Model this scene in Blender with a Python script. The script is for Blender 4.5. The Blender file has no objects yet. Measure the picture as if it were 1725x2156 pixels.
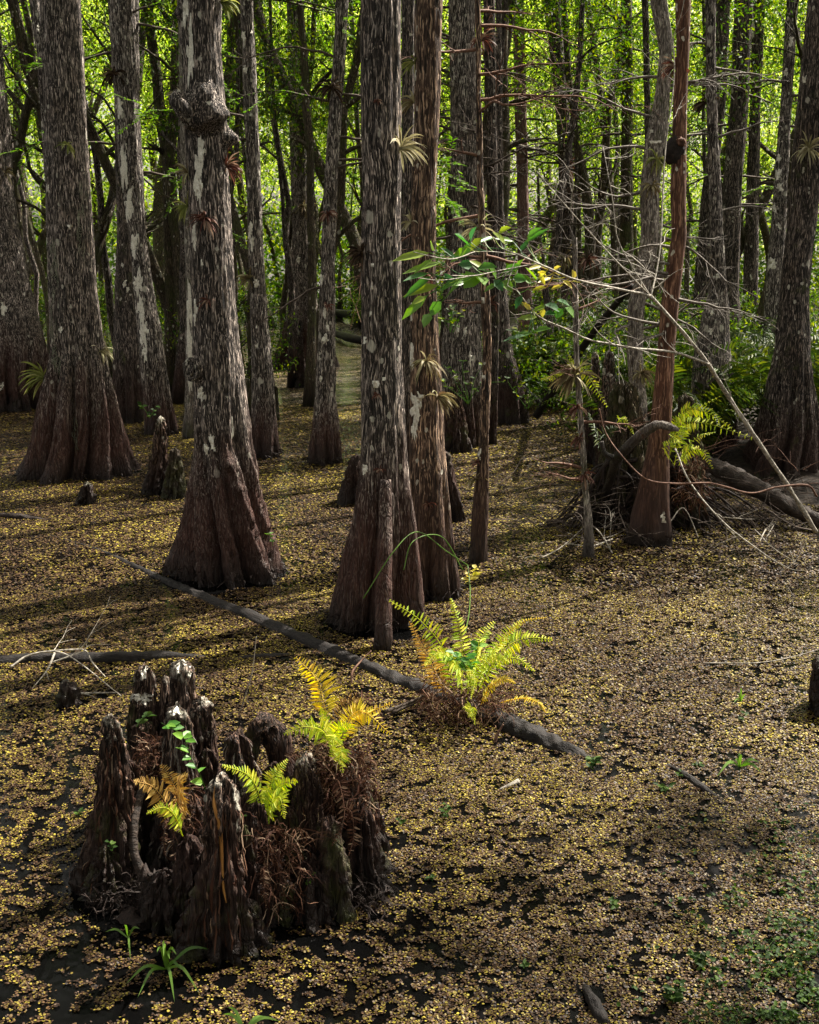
import bpy, math, random
import numpy as np
from mathutils import Vector
rng = np.random.default_rng(7)
random.seed(7)
S = bpy.context.scene
COL = S.collection
# ------------------------------------------------------------------ camera model (reference picture 1725 x 2156)
H, PITCH, F = 2.5, math.radians(12.9), 2600.0
cp, sp = math.cos(PITCH), math.sin(PITCH)
def ray(x, y):
    a = (x-862.5)/F; b = (1078-y)/F
    return np.array([a, cp+b*sp, -sp+b*cp])
def ground(x, y, z=0.0):
    d = ray(x, y); t = (H-z)/-d[2]
    return np.array([0, 0, H])+d*t
def atY(x, y, Y):
    d = ray(x, y); return np.array([0, 0, H])+d*(Y/d[1])
cam_d = bpy.data.cameras.new('camera'); cam = bpy.data.objects.new('camera', cam_d); COL.objects.link(cam)
cam.location = (0, 0, H); cam.rotation_euler = (math.pi/2-PITCH, 0, 0)
cam_d.sensor_fit = 'VERTICAL'; cam_d.sensor_height = 24; cam_d.lens = F/2156*24
cam_d.clip_start = .05; cam_d.clip_end = 2000
S.camera = cam
# ------------------------------------------------------------------ noise
def _h(ix, iy, iz, s):
    with np.errstate(over='ignore'):
        n = (ix.astype(np.int64)*374761393+iy.astype(np.int64)*668265263+iz.astype(np.int64)*2147483647+s*974634777) & 0xffffffff
        n = ((n ^ (n >> 13))*1274126177) & 0xffffffff
        n = ((n ^ (n >> 15))*2246822519) & 0xffffffff
    return ((n ^ (n >> 16)) & 0xffffff)/float(0xffffff)
def vnoise(x, y, z=0., s=0):
    x, y, z = np.broadcast_arrays(np.asarray(x, float), np.asarray(y, float), np.asarray(z, float))
    ix, iy, iz = np.floor(x), np.floor(y), np.floor(z)
    fx, fy, fz = x-ix, y-iy, z-iz
    fx, fy, fz = [f*f*(3-2*f) for f in (fx, fy, fz)]
    r = 0
    for a in (0, 1):
        for b in (0, 1):
            for c in (0, 1):
                w = (fx if a else 1-fx)*(fy if b else 1-fy)*(fz if c else 1-fz)
                r = r+w*_h(ix+a, iy+b, iz+c, s)
    return r
def fbm(x, y, z=0., s=0, o=3):
    r = 0; a = .5; t = 0
    for i in range(o):
        r = r+a*vnoise(np.asarray(x)*2**i, np.asarray(y)*2**i, np.asarray(z)*2**i, s+i*17); t += a; a *= .5
    return r/t
# ------------------------------------------------------------------ mesh helpers
class MB:
    """collects vertices and polygons"""
    def __init__(s): s.v = []; s.f = []; s.n = 0
    def add(s, v, f):
        v = np.asarray(v, float).reshape(-1, 3); f = np.asarray(f, np.int64)
        s.v.append(v); s.f.append(f+s.n); s.n += len(v)
    def mesh(s, name, mat, smooth=False, origin=(0, 0, 0)):
        me = bpy.data.meshes.new(name)
        if s.n:
            v = np.concatenate(s.v)-np.array(origin)
            me.vertices.add(len(v)); me.vertices.foreach_set('co', v.ravel())
            li = np.concatenate([f.ravel() for f in s.f])
            tot = np.concatenate([np.full(len(f), f.shape[1]) for f in s.f])
            st = np.concatenate([[0], np.cumsum(tot)[:-1]])
            me.loops.add(len(li)); me.loops.foreach_set('vertex_index', li.astype(np.int32))
            me.polygons.add(len(tot)); me.polygons.foreach_set('loop_start', st.astype(np.int32))
            me.update(calc_edges=True)
            if smooth: me.polygons.foreach_set('use_smooth', np.ones(len(tot), bool))
        if mat: me.materials.append(mat)
        me.validate()
        return me
    def obj(s, name, mat, parent=None, smooth=False, origin=(0, 0, 0)):
        o = bpy.data.objects.new(name, s.mesh(name, mat, smooth, origin)); COL.objects.link(o)
        if parent is not None: o.parent = parent
        else: o.location = origin
        return o
def tag(o, label=None, cat=None, group=None, kind=None):
    if label: o['label'] = label
    if cat: o['category'] = cat
    if group: o['group'] = group
    if kind: o['kind'] = kind
    return o
def empty(name, loc):
    o = bpy.data.objects.new(name, None); COL.objects.link(o); o.location = [float(c) for c in loc]
    o.empty_display_size = .1
    return o
def nrm(v):
    v = np.asarray(v, float); return v/(np.linalg.norm(v, axis=-1, keepdims=True)+1e-9)
def smooth_path(pts, n):
    p = np.asarray(pts, float)
    if len(p) < 3:
        t = np.linspace(0, 1, n)[:, None]; return p[0]*(1-t)+p[-1]*t
    q = np.vstack([2*p[0]-p[1], p, 2*p[-1]-p[-2]])
    out = []
    m = len(p)-1
    for u in np.linspace(0, m-1e-6, n):
        i = int(u); t = u-i; a, b, c, d = q[i], q[i+1], q[i+2], q[i+3]
        out.append(.5*((2*b)+(-a+c)*t+(2*a-5*b+4*c-d)*t*t+(-a+3*b-3*c+d)*t**3))
    return np.array(out)
def tube(mb, pts, rad, sides=6, cap=True, rough=0, seed=0):
    p = np.asarray(pts, float); n = len(p)
    r = np.broadcast_to(np.asarray(rad, float), (n,)) if np.ndim(rad) else np.full(n, rad)
    t = nrm(np.gradient(p, axis=0))
    u = np.cross(t[0], [0.13, .21, 1.]); 
    if np.linalg.norm(u) < .05: u = np.cross(t[0], [1., 0, 0])
    u = nrm(u); U = []
    for i in range(n):
        u = nrm(u-t[i]*np.dot(u, t[i])); U.append(u)
    U = np.array(U); V = np.cross(t, U)
    th = np.linspace(0, 2*np.pi, sides, endpoint=False)
    R = r[:, None]*np.ones(sides)
    if rough: R = R*(1+rough*(fbm(np.cos(th)[None]*1.5+seed, np.sin(th)[None]*1.5, (np.arange(n)*.45)[:, None], seed, 3)*2-1))
    v = p[:, None]+R[..., None]*(np.cos(th)[None, :, None]*U[:, None]+np.sin(th)[None, :, None]*V[:, None])
    idx = np.arange(n*sides).reshape(n, sides)
    a, b = idx[:-1], idx[1:]
    f = np.stack([a, np.roll(a, -1, 1), np.roll(b, -1, 1), b], -1).reshape(-1, 4)
    mb.add(v, f)
    if cap and sides > 4:
        k = mb.n-n*sides
        mb.f.append((np.arange(sides)[::-1]+k)[None]); mb.f.append((np.arange(sides)+k+(n-1)*sides)[None])
def leaves(mb, P, D, N, L, W, fold=.25, tipdroop=0.):
    """pointed oval leaves: origin P, direction D, normal N; two faces each, folded on the midrib"""
    P = np.asarray(P, float); n = len(P)
    D = nrm(D); Sd = nrm(np.cross(D, N)); N = np.cross(Sd, D)
    L = np.broadcast_to(L, (n,))[:, None]; W = np.broadcast_to(W, (n,))[:, None]
    up = N*W*fold
    tip = P+D*L-N*L*tipdroop
    a = P+D*L*.3+Sd*W*.48+up; b = P+D*L*.68+Sd*W*.38+up-N*L*tipdroop*.4
    c = P+D*L*.3-Sd*W*.48+up; d = P+D*L*.68-Sd*W*.38+up-N*L*tipdroop*.4
    v = np.stack([P, a, b, tip, d, c], 1).reshape(-1, 3)
    k = (np.arange(n)*6)[:, None]
    f = np.concatenate([k+np.array([[0, 1, 2, 3]]), k+np.array([[0, 3, 4, 5]])])
    mb.add(v, f)
def blade(mb, pts, w, side):
    """a strip that tapers to a point"""
    p = np.asarray(pts); n = len(p)
    ww = w*np.sin(np.linspace(.35, np.pi, n))[:, None]
    t = nrm(np.gradient(p, axis=0)); s = nrm(np.cross(t, side))
    v = np.concatenate([p-s*ww/2, p+s*ww/2])
    i = np.arange(n-1)
    mb.add(v, np.stack([i, i+1, i+1+n, i+n], 1))
# ------------------------------------------------------------------ materials
def mk(name):
    m = bpy.data.materials.new(name); m.use_nodes = True; nt = m.node_tree; nt.nodes.clear()
    o = nt.nodes.new('ShaderNodeOutputMaterial')
    class G: pass
    g = G(); g.m = m; g.nt = nt; g.o = o
    def nd(t, **k):
        n = nt.nodes.new(t)
        for a, b in k.items():
            if a[0] == '_': setattr(n, a[1:], b)
            else:
                key = int(a[1:]) if a[0] == 'i' and a[1:].isdigit() else a.replace('__', ' ')
                if isinstance(b, bpy.types.NodeSocket): nt.links.new(b, n.inputs[key])
                else: n.inputs[key].default_value = b
        return n
    g.nd = nd
    def math_(op, a, b=0., clamp=False):
        return nd('ShaderNodeMath', _operation=op, i0=a, i1=b, _use_clamp=clamp).outputs[0]
    g.math = math_
    def ramp(fac, stops, interp='LINEAR'):
        n = nd('ShaderNodeValToRGB', Fac=fac); cr = n.color_ramp; cr.interpolation = interp
        while len(cr.elements) < len(stops): cr.elements.new(.5)
        for e, (p, c) in zip(cr.elements, stops):
            e.position = p; e.color = (*c, 1) if len(c) == 3 else c
        return n.outputs[0]
    g.ramp = ramp
    def mix(f, a, b):
        n = nd('ShaderNodeMix', _data_type='RGBA')
        for k, v in ((0, f), (6, a), (7, b)):
            if isinstance(v, bpy.types.NodeSocket): nt.links.new(v, n.inputs[k])
            else: n.inputs[k].default_value = v if k == 0 else ((*v, 1) if len(v) == 3 else v)
        return n.outputs[2]
    g.mix = mix
    def noise(vec, scale, detail=3, rough=.55, **k):
        return nd('ShaderNodeTexNoise', Vector=vec, Scale=scale, Detail=detail, Roughness=rough, **k).outputs[0]
    g.noise = noise
    def mapped(vec, scale, loc=(0, 0, 0)):
        return nd('ShaderNodeMapping', Vector=vec, Scale=scale, Location=loc).outputs[0]
    g.mapped = mapped
    g.link = lambda a, b: nt.links.new(a, b)
    return g
GAIN = 1.0
def bark(name, dark, mid, light, foot, foot_h, lichen=.5, moss=0., fib=34, contrast=1., pale_tip=0., bumpd=.02, wet=.10, stretch=.09):
    g = mk(name); tc = g.nd('ShaderNodeTexCoord'); ob = tc.outputs['Object']
    geo = g.nd('ShaderNodeNewGeometry')
    rnd = g.nd('ShaderNodeObjectInfo').outputs['Random']
    off = g.nd('ShaderNodeCombineXYZ', X=g.math('MULTIPLY', rnd, 37.), Y=g.math('MULTIPLY', rnd, 11.), Z=g.math('MULTIPLY', rnd, 5.)).outputs[0]
    ob2 = g.nd('ShaderNodeVectorMath', _operation='ADD', i0=ob, i1=off).outputs[0]
    # small sideways wander so that the fibres are not ruled lines
    wn = g.nd('ShaderNodeTexNoise', Vector=ob2, Scale=5., Detail=2.).outputs['Color']
    wv = g.nd('ShaderNodeVectorMath', _operation='SCALE', i0=g.nd('ShaderNodeVectorMath', _operation='SUBTRACT', i0=wn, i1=(.5, .5, .5)).outputs[0], Scale=.05).outputs[0]
    vec = g.nd('ShaderNodeVectorMath', _operation='ADD', i0=ob2, i1=wv).outputs[0]
    sv = g.mapped(vec, (1, 1, stretch))
    f1 = g.noise(sv, fib, 6, .68)
    f2 = g.noise(g.mapped(vec, (1, 1, .16)), fib*2.6, 4, .6)
    vor = g.nd('ShaderNodeTexVoronoi', Vector=g.mapped(vec, (1, 1, .13)), Scale=fib*.9, _feature='DISTANCE_TO_EDGE').outputs['Distance']
    crack = g.nd('ShaderNodeMapRange', Value=vor, i1=0., i2=.10, i3=.45, i4=1.).outputs[0]
    fac = g.math('ADD', g.math('MULTIPLY', f1, .62), g.math('MULTIPLY', f2, .38))
    fac = g.math('ADD', g.math('MULTIPLY', g.math('SUBTRACT', fac, .5), 1.9*contrast), .44, True)
    fac = g.math('MULTIPLY', fac, g.math('ADD', g.math('MULTIPLY', crack, .55), .45))
    col = g.ramp(fac, [(0., dark), (.40, [c*.7 for c in mid]), (.68, [m*.6+l*.4 for m, l in zip(mid, light)]), (.92, light)])
    st = g.noise(g.mapped(vec, (1, 1, .075)), fib*4.0, 3, .6)
    col = g.mix(g.math('MULTIPLY', g.nd('ShaderNodeMapRange', Value=st, i1=.53, i2=.62, i3=0., i4=1.).outputs[0], .85*min(1, contrast)), col, [min(.8, c*1.45) for c in light])
    col = g.mix(g.math('MULTIPLY', g.nd('ShaderNodeMapRange', Value=g.noise(g.mapped(vec, (1, 1, .055)), fib*2.9, 3, .6), i1=.48, i2=.41, i3=0., i4=1.).outputs[0], .95*min(1, contrast)), col, dark)
    # broad tone patches
    big = g.noise(ob2, 2.3, 3, .6)
    tone = g.ramp(big, [(.3, (.62, .55, .5)), (.5, (1, 1, 1)), (.7, (1.25, 1.2, 1.2))])
    mul = g.nd('ShaderNodeMix', _data_type='RGBA', _blend_type='MULTIPLY'); g.link(col, mul.inputs[6]); g.link(tone, mul.inputs[7]); mul.inputs[0].default_value = 1
    col = mul.outputs[2]
    z = g.nd('ShaderNodeSeparateXYZ', Vector=ob).outputs[2]
    # red-brown stained foot up to the flood line
    edge = g.math('ADD', z, g.math('MULTIPLY', g.math('SUBTRACT', g.noise(g.mapped(ob2, (1, 1, .15)), 7., 4), .5), foot_h*1.3))
    fm = g.nd('ShaderNodeMapRange', Value=edge, i1=foot_h*.55, i2=foot_h*1.3, i3=1., i4=0.).outputs[0]
    footc = g.ramp(fac, [(0., [c*.22 for c in foot]), (.45, foot), (.95, [min(1, c*2.4+.02) for c in foot])])
    col = g.mix(g.math('MULTIPLY', fm, .85), col, footc)
    wm = g.nd('ShaderNodeMapRange', Value=g.math('ADD', z, g.math('MULTIPLY', g.noise(ob2, 12., 3), -.12)), i1=-.05, i2=wet*2.2, i3=1., i4=0.).outputs[0]
    col = g.mix(g.math('MULTIPLY', wm, .9), col, (.012, .009, .008))
    if moss:
        mm = g.nd('ShaderNodeMapRange', Value=g.noise(ob2, 4.5, 5, .7), i1=.62-moss*.22, i2=.72-moss*.12, i3=0., i4=.8).outputs[0]
        col = g.mix(mm, col, g.ramp(f2, [(.3, (.02, .025, .008)), (.7, (.09, .10, .025))]))
    if lichen:
        dv = g.nd('ShaderNodeVectorMath', _operation='ADD', i0=ob2, i1=g.nd('ShaderNodeVectorMath', _operation='SCALE', i0=g.nd('ShaderNodeTexNoise', Vector=ob2, Scale=22., Detail=3.).outputs['Color'], Scale=.05).outputs[0]).outputs[0]
        for sc, th, pr in ((7., .17, .90-.10*lichen), (17., .22, .90-.16*lichen)):
            v = g.nd('ShaderNodeTexVoronoi', Vector=g.mapped(dv, (1, 1, .7)), Scale=sc)
            on = g.math('GREATER_THAN', g.nd('ShaderNodeSeparateColor', Color=v.outputs['Color']).outputs[0], pr)
            near = g.nd('ShaderNodeMapRange', Value=v.outputs['Distance'], i1=th, i2=th+.05, i3=1., i4=0.).outputs[0]
            above = g.nd('ShaderNodeMapRange', Value=z, i1=foot_h*.7, i2=foot_h*1.2, i3=0., i4=1.).outputs[0]
            lf = g.math('MULTIPLY', g.math('MULTIPLY', on, near), above)
            col = g.mix(g.math('MULTIPLY', lf, .85), col, g.ramp(f2, [(.2, (.32, .30, .24)), (.7, (.68, .64, .54))]))
    if pale_tip:
        gz = g.nd('ShaderNodeSeparateXYZ', Vector=tc.outputs['Generated']).outputs[2]
        pt = g.math('ADD', gz, g.math('MULTIPLY', g.math('SUBTRACT', g.noise(ob2, 24., 4, .75), .5), .7))
        pm = g.nd('ShaderNodeMapRange', Value=pt, i1=1.0-pale_tip*.07, i2=1.08-pale_tip*.02, i3=0., i4=1.).outputs[0]
        col = g.mix(pm, col, g.ramp(f2, [(.25, (.16, .13, .09)), (.6, (.60, .56, .47))]))
    b1 = g.nd('ShaderNodeBump', Strength=.9, Distance=bumpd, Height=g.math('ADD', fac, g.math('MULTIPLY', crack, .6))).outputs[0]
    b2 = g.nd('ShaderNodeBump', Strength=.5, Distance=bumpd*.4, Height=f2, Normal=b1).outputs[0]
    ro = g.nd('ShaderNodeMapRange', Value=wm, i1=0., i2=1., i3=.82, i4=.35).outputs[0]
    bs = g.nd('ShaderNodeBsdfPrincipled', **{'Base__Color': col, 'Roughness': ro, 'Normal': b2})
    bs.inputs['Specular IOR Level'].default_value = .3
    g.link(bs.outputs[0], g.o.inputs[0])
    return g.m
def leafmat(name, stops, trans=.4, rough=.5, spec=.35, nscale=0., namp=0., backdark=False):
    g = mk(name); geo = g.nd('ShaderNodeNewGeometry')
    r = geo.outputs['Random Per Island']
    if nscale:
        n = g.noise(geo.outputs['Position'], nscale, 2)
        r = g.math('ADD', r, g.math('MULTIPLY', g.math('SUBTRACT', n, .5), namp), True)
    col = g.ramp(r, stops)
    bs = g.nd('ShaderNodeBsdfPrincipled', **{'Base__Color': col, 'Roughness': rough})
    bs.inputs['Specular IOR Level'].default_value = spec
    if trans:
        hs = g.nd('ShaderNodeHueSaturation', Saturation=1.15, Value=1.35, Color=col).outputs[0]
        tr = g.nd('ShaderNodeBsdfTranslucent', Color=hs)
        mx = g.nd('ShaderNodeMixShader', Fac=trans, i1=bs.outputs[0], i2=tr.outputs[0])
        g.link(mx.outputs[0], g.o.inputs[0])
    else: g.link(bs.outputs[0], g.o.inputs[0])
    return g.m
def plain(name, c1, c2, scale=20, rough=.8, stretch=(1, 1, 1), bump=.005):
    g = mk(name); ob = g.nd('ShaderNodeTexCoord').outputs['Object']
    n = g.noise(g.mapped(ob, stretch), scale, 5, .65)
    col = g.ramp(n, [(.32, c1), (.68, c2)])
    b = g.nd('ShaderNodeBump', Strength=.7, Distance=bump, Height=n).outputs[0]
    bs = g.nd('ShaderNodeBsdfPrincipled', **{'Base__Color': col, 'Roughness': rough, 'Normal': b})
    bs.inputs['Specular IOR Level'].default_value = .3
    g.link(bs.outputs[0], g.o.inputs[0]); return g.m
M = {}
M['cyp'] = bark('cypress_bark', (.007, .006, .005), (.048, .037, .032), (.52, .44, .38), (.062, .024, .017), .95, lichen=.35)
M['cyp_dark'] = bark('dark_cypress_bark', (.007, .006, .005), (.034, .026, .022), (.32, .26, .22), (.040, .018, .013), .7, lichen=.45, moss=.2)
M['cyp_lichen'] = bark('lichen_cypress_bark', (.008, .007, .006), (.060, .047, .041), (.56, .49, .43), (.058, .023, .017), .55, lichen=1.5)
M['pair'] = bark('torn_cypress_bark', (.012, .008, .006), (.095, .055, .038), (.46, .32, .22), (.055, .028, .020), .7, lichen=.6, fib=26)
M['orange'] = bark('orange_bark', (.035, .016, .010), (.115, .050, .030), (.30, .17, .11), (.05, .026, .020), .62, lichen=.25, fib=20, contrast=.8, bumpd=.006, stretch=.2)
M['pink'] = bark('pink_bark', (.08, .04, .035), (.20, .11, .095), (.36, .26, .24), (.13, .07, .06), .6, lichen=.3, fib=22, contrast=.6, bumpd=.006)
M['pale'] = bark('pale_furrowed_bark', (.05, .04, .034), (.24, .21, .185), (.56, .50, .43), (.20, .17, .15), .3, lichen=.5, moss=.35, fib=42, stretch=.3)
M['mossy'] = bark('mossy_brown_bark', (.014, .011, .007), (.060, .045, .028), (.18, .14, .09), (.04, .028, .018), .5, lichen=.5, moss=.7)
M['knee'] = bark('knee_bark', (.004, .003, .002), (.034, .019, .014), (.34, .23, .17), (.040, .018, .013), .5, lichen=.6, fib=34, pale_tip=1., moss=.4, bumpd=.022, wet=.12, stretch=.12)
M['knee_dark'] = bark('dark_knee_bark', (.003, .002, .002), (.026, .014, .011), (.26, .16, .115), (.034, .014, .010), .5, lichen=0, fib=38, moss=.35, bumpd=.022, wet=.12, stretch=.12)
M['log'] = plain('wet_log_bark', (.002, .0016, .0016), (.017, .012, .010), 55, .7, (.45, 1, 1), .02)
M['oldlog'] = plain('old_log_wood', (.005, .0035, .003), (.065, .045, .034), 55, .75, (.13, 1, 1.0), .03)
M['twig'] = plain('pale_twig_bark', (.06, .05, .04), (.56, .51, .43), 45, .8)
M['twigm'] = plain('grey_twig_bark', (.05, .04, .033), (.24, .21, .18), 60, .8)
M['twigd'] = plain('dark_twig_bark', (.02, .015, .012), (.12, .09, .07), 40, .85)
M['twigr'] = plain('reddish_twig_bark', (.06, .028, .02), (.22, .12, .08), 40, .8)
M['lichen'] = plain('white_lichen', (.48, .45, .38), (.86, .82, .72), 60, .9)
M['burl'] = plain('black_burl', (.008, .006, .005), (.03, .022, .018), 30, .9, bump=.02)
M['root'] = plain('dark_root_fibre', (.004, .003, .0025), (.035, .020, .015), 60, .7, bump=.015)
M['streak'] = plain('orange_heartwood', (.22, .09, .02), (.55, .27, .07), 25, .7, (1, 1, .1))
GRN = [(0., (.012, .030, .006)), (.4, (.035, .085, .012)), (.75, (.085, .16, .02)), (1., (.17, .24, .03))]
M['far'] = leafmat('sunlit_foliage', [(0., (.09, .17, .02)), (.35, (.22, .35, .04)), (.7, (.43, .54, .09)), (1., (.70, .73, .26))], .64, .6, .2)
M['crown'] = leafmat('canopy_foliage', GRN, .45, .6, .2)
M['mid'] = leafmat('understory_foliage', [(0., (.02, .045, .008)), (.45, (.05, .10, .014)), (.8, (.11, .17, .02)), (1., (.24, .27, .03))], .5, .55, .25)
M['cypleaf'] = leafmat('cypress_needles', [(0., (.06, .13, .02)), (.5, (.11, .22, .03)), (1., (.2, .32, .05))], .5, .6, .2)
M['branchleaf'] = leafmat('broad_leaf', [(0., (.035, .11, .035)), (.35, (.055, .17, .035)), (.7, (.14, .26, .035)), (1., (.30, .36, .05))], .42, .38, .5)
M['yleaf'] = leafmat('yellow_leaf', [(0., (.35, .34, .06)), (1., (.62, .52, .12))], .45, .45, .4)
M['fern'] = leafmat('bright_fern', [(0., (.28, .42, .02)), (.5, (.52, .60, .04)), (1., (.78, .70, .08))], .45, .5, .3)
M['fern_y'] = leafmat('yellow_fern', [(0., (.60, .50, .04)), (.5, (.76, .60, .06)), (1., (.76, .50, .08))], .42, .5, .3)
M['fern_o'] = leafmat('orange_fern', [(0., (.34, .19, .05)), (.5, (.50, .31, .09)), (1., (.66, .48, .16))], .35, .6, .2)
M['fern_d'] = leafmat('dead_fern', [(0., (.02, .009, .006)), (.45, (.060, .026, .017)), (.8, (.15, .08, .05)), (1., (.30, .22, .15))], .1, .8, .1)
M['fern_g'] = leafmat('shaded_fern', [(0., (.02, .038, .008)), (.5, (.045, .078, .014)), (1., (.13, .15, .022))], .3, .5, .3)  # darker green: the shade of the thicket is put into the leaf colour
M['air'] = leafmat('air_plant_leaf', [(0., (.10, .065, .035)), (.45, (.22, .18, .09)), (.8, (.30, .28, .14)), (1., (.46, .40, .26))], .25, .6, .3)
M['air_r'] = leafmat('reddish_air_plant_leaf', [(0., (.07, .025, .018)), (.5, (.17, .07, .05)), (1., (.34, .24, .17))], .2, .6, .3)
M['air_p'] = leafmat('pale_air_plant_leaf', [(0., (.22, .19, .10)), (.5, (.38, .35, .20)), (1., (.55, .50, .36))], .25, .6, .3)
M['air_g'] = leafmat('green_air_plant_leaf', [(0., (.10, .12, .03)), (.5, (.22, .25, .06)), (1., (.40, .38, .14))], .3, .6, .3)
M['air_d'] = leafmat('dead_air_plant_leaf', [(0., (.02, .012, .008)), (.6, (.07, .045, .03)), (1., (.16, .11, .07))], .1, .8, .1)
M['moss'] = leafmat('grey_moss_strand', [(0., (.14, .15, .10)), (1., (.32, .33, .25))], .3, .9, .1)
M['herb'] = leafmat('herb_leaf', [(0., (.010, .026, .005)), (.5, (.022, .052, .009)), (1., (.07, .12, .02))], .3, .6, .15)
M['herb2'] = leafmat('bright_herb_leaf', [(0., (.04, .14, .02)), (.5, (.09, .24, .03)), (1., (.2, .36, .05))], .4, .45, .35)
M['grass'] = leafmat('grass_blade', [(0., (.06, .14, .02)), (1., (.16, .28, .05))], .4, .4, .4)
DW = [(0., (.010, .005, .003)), (.30, (.045, .024, .012)), (.58, (.105, .058, .028)), (.74, (.155, .108, .028)), (.88, (.25, .20, .030)), (1., (.44, .35, .045))]
# floating fern leaves: brown to yellow by plant and by patch
def floatmat():
    g = mk('floating_leaf'); geo = g.nd('ShaderNodeNewGeometry')
    pos = geo.outputs['Position']
    n = g.noise(pos, .55, 3); n2 = g.noise(pos, 3.2, 2)
    sy = g.nd('ShaderNodeSeparateXYZ', Vector=pos).outputs[1]
    r = g.math('ADD', g.math('MULTIPLY', geo.outputs['Random Per Island'], .95), g.math('MULTIPLY', g.math('SUBTRACT', n, .5), .9))
    r = g.math('ADD', r, g.math('MULTIPLY', g.math('SUBTRACT', n2, .5), .5), True)
    col = g.ramp(r, DW)
    bs = g.nd('ShaderNodeBsdfPrincipled', **{'Base__Color': col, 'Roughness': .5})
    bs.inputs['Specular IOR Level'].default_value = .22
    tr = g.nd('ShaderNodeBsdfTranslucent', Color=col)
    g.link(g.nd('ShaderNodeMixShader', Fac=.15, i1=bs.outputs[0], i2=tr.outputs[0]).outputs[0], g.o.inputs[0])
    return g.m
M['float'] = floatmat()
def watermat():
    g = mk('swamp_water'); pos = g.nd('ShaderNodeNewGeometry').outputs['Position']
    ys = g.nd('ShaderNodeSeparateXYZ', Vector=pos).outputs
    flat = g.mapped(pos, (1, 1, 0))
    v = g.nd('ShaderNodeTexVoronoi', Vector=flat, Scale=62.)
    cr = g.nd('ShaderNodeSeparateColor', Color=v.outputs['Color']).outputs
    disc = g.nd('ShaderNodeMapRange', Value=v.outputs['Distance'], i1=.52, i2=.60, i3=1., i4=0.).outputs[0]
    gap = g.noise(flat, 9., 4, .65)
    big = g.noise(flat, .8, 3)
    # open black water far back on the left
    farm = g.nd('ShaderNodeMapRange', Value=g.math('ADD', ys[1], g.math('MULTIPLY', big, 7.)), i1=31., i2=40., i3=0., i4=.30).outputs[0]
    cov = g.math('SUBTRACT', g.math('ADD', gap, g.math('MULTIPLY', g.math('SUBTRACT', big, .5), .35)), farm)
    thr = g.nd('ShaderNodeMapRange', Value=cov, i1=.33, i2=.41, i3=0., i4=1.).outputs[0]
    mask = g.math('MULTIPLY', disc, thr)
    n = g.noise(pos, .55, 3); n2 = g.noise(pos, 3.2, 2)
    r = g.math('ADD', g.math('MULTIPLY', cr[0], .8), g.math('MULTIPLY', g.math('SUBTRACT', n, .48), 1.1))
    r = g.math('ADD', r, g.math('MULTIPLY', g.math('SUBTRACT', n2, .5), .5), True)
    lc = g.ramp(r, DW)
    near = g.nd('ShaderNodeMapRange', Value=ys[1], i1=13., i2=17., i3=.1, i4=1.).outputs[0]
    lc = g.mix(near, (.03, .02, .012), lc)
    mask = g.math('MULTIPLY', mask, g.nd('ShaderNodeMapRange', Value=ys[1], i1=9., i2=15., i3=.0, i4=1.).outputs[0])
    bl = g.nd('ShaderNodeBump', Strength=.8, Distance=.006, Height=g.math('ADD', disc, g.math('MULTIPLY', cr[1], .8))).outputs[0]
    leaf = g.nd('ShaderNodeBsdfPrincipled', **{'Base__Color': lc, 'Roughness': .5, 'Normal': bl})
    bw = g.nd('ShaderNodeBump', Strength=.25, Distance=.01, Height=g.noise(flat, 7., 2)).outputs[0]
    wat = g.nd('ShaderNodeBsdfPrincipled', **{'Base__Color': (.002, .002, .002, 1), 'Roughness': .08, 'Normal': bw, 'IOR': 1.16})
    g.link(g.nd('ShaderNodeMixShader', Fac=mask, i1=wat.outputs[0], i2=leaf.outputs[0]).outputs[0], g.o.inputs[0])
    return g.m
M['water'] = watermat()
M['bank'] = plain('leaf_litter_bank', (.006, .004, .003), (.036, .025, .016), 14, .9, bump=.04)
# ------------------------------------------------------------------ light
SUN_EL, SUN_AZ = 50, 52      # degrees; azimuth from +Y towards +X
w = bpy.data.worlds.new('World'); S.world = w; w.use_nodes = True
nt = w.node_tree; bg = nt.nodes['Background']
sky = nt.nodes.new('ShaderNodeTexSky'); sky.sky_type = 'NISHITA'; sky.sun_disc = False
sky.sun_elevation = math.radians(SUN_EL); sky.sun_rotation = math.radians(SUN_AZ)
sky.dust_density = 4.; sky.air_density = 1.2
hz = nt.nodes.new('ShaderNodeHueSaturation'); hz.inputs['Saturation'].default_value = .25; nt.links.new(sky.outputs[0], hz.inputs['Color'])
wm_ = nt.nodes.new('ShaderNodeMix'); wm_.data_type = 'RGBA'; wm_.blend_type = 'MULTIPLY'; wm_.inputs[0].default_value = 1; wm_.inputs[7].default_value = (1, .93, .81, 1)
nt.links.new(hz.outputs[0], wm_.inputs[6]); nt.links.new(wm_.outputs[2], bg.inputs[0]); bg.inputs[1].default_value = .10
sd = bpy.data.lights.new('sun', 'SUN'); sd.energy = 5.; sd.angle = math.radians(.5); sd.color = (1, .93, .82)
so = bpy.data.objects.new('sun', sd); COL.objects.link(so)
se, sa = math.radians(SUN_EL), math.radians(SUN_AZ)
todir = Vector((math.sin(sa)*math.cos(se), math.cos(sa)*math.cos(se), math.sin(se)))
so.rotation_euler = todir.to_track_quat('Z', 'Y').to_euler()
so.location = (20, 10, 30)
S.view_settings.view_transform = 'Standard'; S.view_settings.look = 'None'
S.view_settings.exposure = 1.5; S.view_settings.gamma = 1
S.cycles.max_bounces = 6; S.cycles.diffuse_bounces = 4; S.cycles.glossy_bounces = 2; S.cycles.transmission_bounces = 4
S.cycles.sample_clamp_indirect = 4; S.cycles.use_denoising = True
S.cycles.caustics_reflective = False; S.cycles.caustics_refractive = False
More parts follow.
